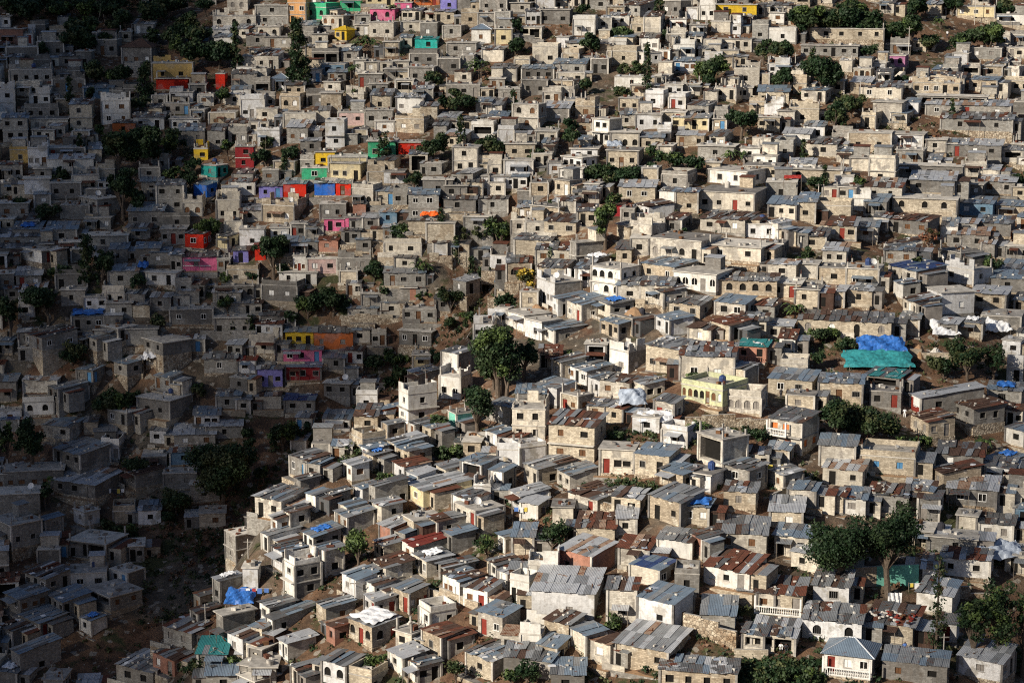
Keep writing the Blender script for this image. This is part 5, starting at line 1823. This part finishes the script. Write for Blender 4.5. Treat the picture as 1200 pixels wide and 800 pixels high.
# ---------------------------------------------------------------- people (each one continuous skinned body)
def person(px, py, lab, top, bottom, pose='stand', rot=0, dz=0, loc=None):
    p = loc or at(px, py); bm = bmesh.new(); sk = bm.verts.layers.skin.verify()
    if pose == 'stand': J = dict(pel=(0, 0, .95), ch=(0, 0, 1.3), nk=(0, 0, 1.47), hd=(0, -.01, 1.58), ht=(0, -.01, 1.70), ls=(-.18, 0, 1.40), le=(-.25, .02, 1.12), lh=(-.24, -.08, .86), rs=(.18, 0, 1.40), re=(.26, .0, 1.12), rh=(.22, -.14, .90), lk=(-.11, -.03, .50), lf=(-.12, .02, .07), lt=(-.13, -.13, .04), rk=(.11, -.05, .50), rf=(.12, .0, .07), rt=(.13, -.15, .04), lp=(-.10, 0, .90), rp=(.10, 0, .90))
    else: J = dict(pel=(0, .1, .42), ch=(0, .02, .78), nk=(0, -.02, .95), hd=(0, -.06, 1.06), ht=(0, -.07, 1.18), ls=(-.18, .0, .88), le=(-.24, -.12, .64), lh=(-.14, -.34, .56), rs=(.18, 0, .88), re=(.25, -.12, .64), rh=(.12, -.34, .56), lk=(-.13, -.36, .48), lf=(-.13, -.38, .08), lt=(-.14, -.52, .04), rk=(.13, -.36, .48), rf=(.14, -.36, .08), rt=(.15, -.50, .04), lp=(-.10, .08, .42), rp=(.10, .08, .42))
    Rr = dict(pel=.14, ch=.15, nk=.06, hd=.10, ht=.075, ls=.075, le=.05, lh=.038, rs=.075, re=.05, rh=.038, lk=.07, lf=.045, lt=.035, rk=.07, rf=.045, rt=.035, lp=.10, rp=.10)
    V = {}
    for k in J: v = bm.verts.new(J[k]); v[sk].radius = (Rr[k], Rr[k]); V[k] = v
    for a, b in [('pel', 'ch'), ('ch', 'nk'), ('nk', 'hd'), ('hd', 'ht'), ('ch', 'ls'), ('ls', 'le'), ('le', 'lh'), ('ch', 'rs'), ('rs', 're'), ('re', 'rh'), ('pel', 'lp'), ('lp', 'lk'), ('lk', 'lf'), ('lf', 'lt'), ('pel', 'rp'), ('rp', 'rk'), ('rk', 'rf'), ('rf', 'rt')]: bm.edges.new((V[a], V[b]))
    V['pel'][sk].use_root = True
    me = bpy.data.meshes.new('tmp'); bm.to_mesh(me); bm.free(); tmp = bpy.data.objects.new('tmp', me); C.objects.link(tmp)
    tmp.modifiers.new('s', 'SKIN'); sb = tmp.modifiers.new('u', 'SUBSURF'); sb.levels = 1; sb.render_levels = 1
    dg = bpy.context.evaluated_depsgraph_get(); me2 = bpy.data.meshes.new_from_object(tmp.evaluated_get(dg)); bpy.data.objects.remove(tmp)
    for m in ('skin', top, bottom, 'cloth_dark'): me2.materials.append(MATS[m])
    zr = J['ht'][2]
    for f in me2.polygons:
        c = f.center; hz = c.z
        if hz > J['hd'][2]+.05: q = 3
        elif hz > J['nk'][2]-.03: q = 0
        elif abs(c.x) > .19 and hz < J['le'][2]+.04 and hz > .55 : q = 0
        elif hz > J['pel'][2]: q = 1
        elif hz > .10: q = 2
        else: q = 3
        f.material_index = q; f.use_smooth = True
    o = bpy.data.objects.new('person', me2); C.objects.link(o); o.location = Vector(p)+Vector((0, 0, dz)); o.rotation_euler = (0, 0, rot); tag(o, lab, 'person')
sx = min(HS, key=lambda s: abs(s['px']-925)+abs(s['py']-482))
person(1060, 491, 'person in white walking beside the open porch', 'cloth_white', 'cloth_white')
person(915, 468, 'person in dark clothes standing on the flat terrace', 'cloth_dark', 'cloth_dark', rot=.4)
person(923, 468, 'person in dark top standing beside the other on the terrace', 'cloth_dark', 'cloth_blue', rot=-.5)
person(915, 763, 'seated person in white shirt before the open porch house', 'cloth_white', 'cloth_dark', 'sit')
person(921, 764, 'seated person in dark shirt before the open porch house', 'cloth_dark', 'cloth_dark', 'sit')
person(1050, 768, 'person in red top sitting below the scrap roofed house', 'cloth_red', 'cloth_dark', 'sit')
person(1055, 769, 'person in dark clothes sitting beside the one in red', 'cloth_dark', 'cloth_blue', 'sit')
person(1060, 767, 'person in blue top standing beside the seated pair', 'cloth_blue', 'cloth_dark')
person(726, 545, 'person in red shirt standing in a doorway', 'cloth_red', 'cloth_dark')
person(806, 688, 'person in pink red shirt standing in the lane', 'cloth_red', 'cloth_white')
person(1110, 45, 'person in white shirt on the sandy upper path', 'cloth_white', 'cloth_dark')
person(1112, 56, 'person in dark clothes on the sandy upper path', 'cloth_dark', 'cloth_dark')

# ---------------------------------------------------------------- unseen clouds, puffs placed and sized towards the sun to shade the slope
SH = [[1, 1, .92, .35, .2, .2, .15, .1, .1, .2, .2, .1, .1], [1, 1, .75, .3, .15, .2, .15, .1, 0, .1, .1, .1, .1], [1, 1, .7, .35, .3, .35, .35, .1, 0, 0, .1, .1, .15], [1, 1, .9, .5, .45, .45, .4, 0, 0, 0, .1, .3, .3],
      [1, 1, 1, .85, .75, .7, .1, 0, 0, 0, .1, .3, .35], [1, 1, 1, 1, .75, .05, 0, 0, 0, 0, .1, .3, .4], [1, 1, 1, .9, 0, 0, 0, 0, 0, 0, .2, .35, .4], [1, 1, 1, .25, 0, 0, 0, 0, 0, 0, .15, .35, .5], [1, 1, .9, 0, 0, 0, 0, 0, 0, 0, .1, .4, .5]]
SH = [[1, 1, .95, .42, .28, .28, .25, .2, .15, .25, .25, .15, .15], [1, 1, .88, .42, .32, .35, .3, .15, .05, .1, .1, .1, .1], [1, 1, .88, .48, .45, .5, .5, .15, 0, 0, .1, .15, .2], [1, 1, .97, .65, .6, .65, .6, .05, 0, 0, .1, .3, .3],
      [1, 1, 1, .96, .92, .9, .3, 0, 0, 0, .1, .3, .35], [1]*5+[.9, 0, 0, 0, 0, .1, .3, .4], [1]*5+[0, 0, 0, 0, 0, .2, .35, .4], [1]*5+[0, 0, 0, 0, 0, .15, .35, .5], [1]*5+[0, 0, 0, 0, 0, .1, .4, .5]]
SH = np.array(SH)
mb = MB(); rr = random.Random(77)
for x in np.arange(-210, 170, 4.0):
    for y in np.arange(200, 620, 4.0):
        X, Y = x+rr.uniform(-1.5, 1.5), y+rr.uniform(-1.5, 1.5); z = Hs(X, Y)+2; px, py, _ = project(Vector((X, Y, z)))
        if px > 1300 or py > 880: continue
        u, v = min(max(px/100, 0), 11.999), min(max(py/100, 0), 7.999); i, j = int(u), int(v); fu, fv = u-i, v-j; fu = fu*fu*(3-2*fu); fu = fu*fu*(3-2*fu)
        d = (SH[j, i]*(1-fu)+SH[j, i+1]*fu)*(1-fv)+(SH[j+1, i]*(1-fu)+SH[j+1, i+1]*fu)*fv
        if px < 0: d = 1
        if py > 380 and px < 640: d = 1.0 if px < edge_x(py)-4 else 0
        elif py > 340 and px > edge_x(py)-4 and px < 700: d = 0
        if d < .04: continue
        r = math.sqrt(-math.log(1-min(.965, d))*3.0)
        c = Vector((X, Y, z))+S*(1200+rr.uniform(-12, 12)); mb.blob(tuple(c), r, 'cloud_white', rr, 1.0)
o = link('shade_cloud', mb, smooth=True); tag(o, 'unseen broken clouds high towards the sun, shaped to shade the slope', 'shade_cloud', kind='stuff')
print('total objects', len(bpy.data.objects))
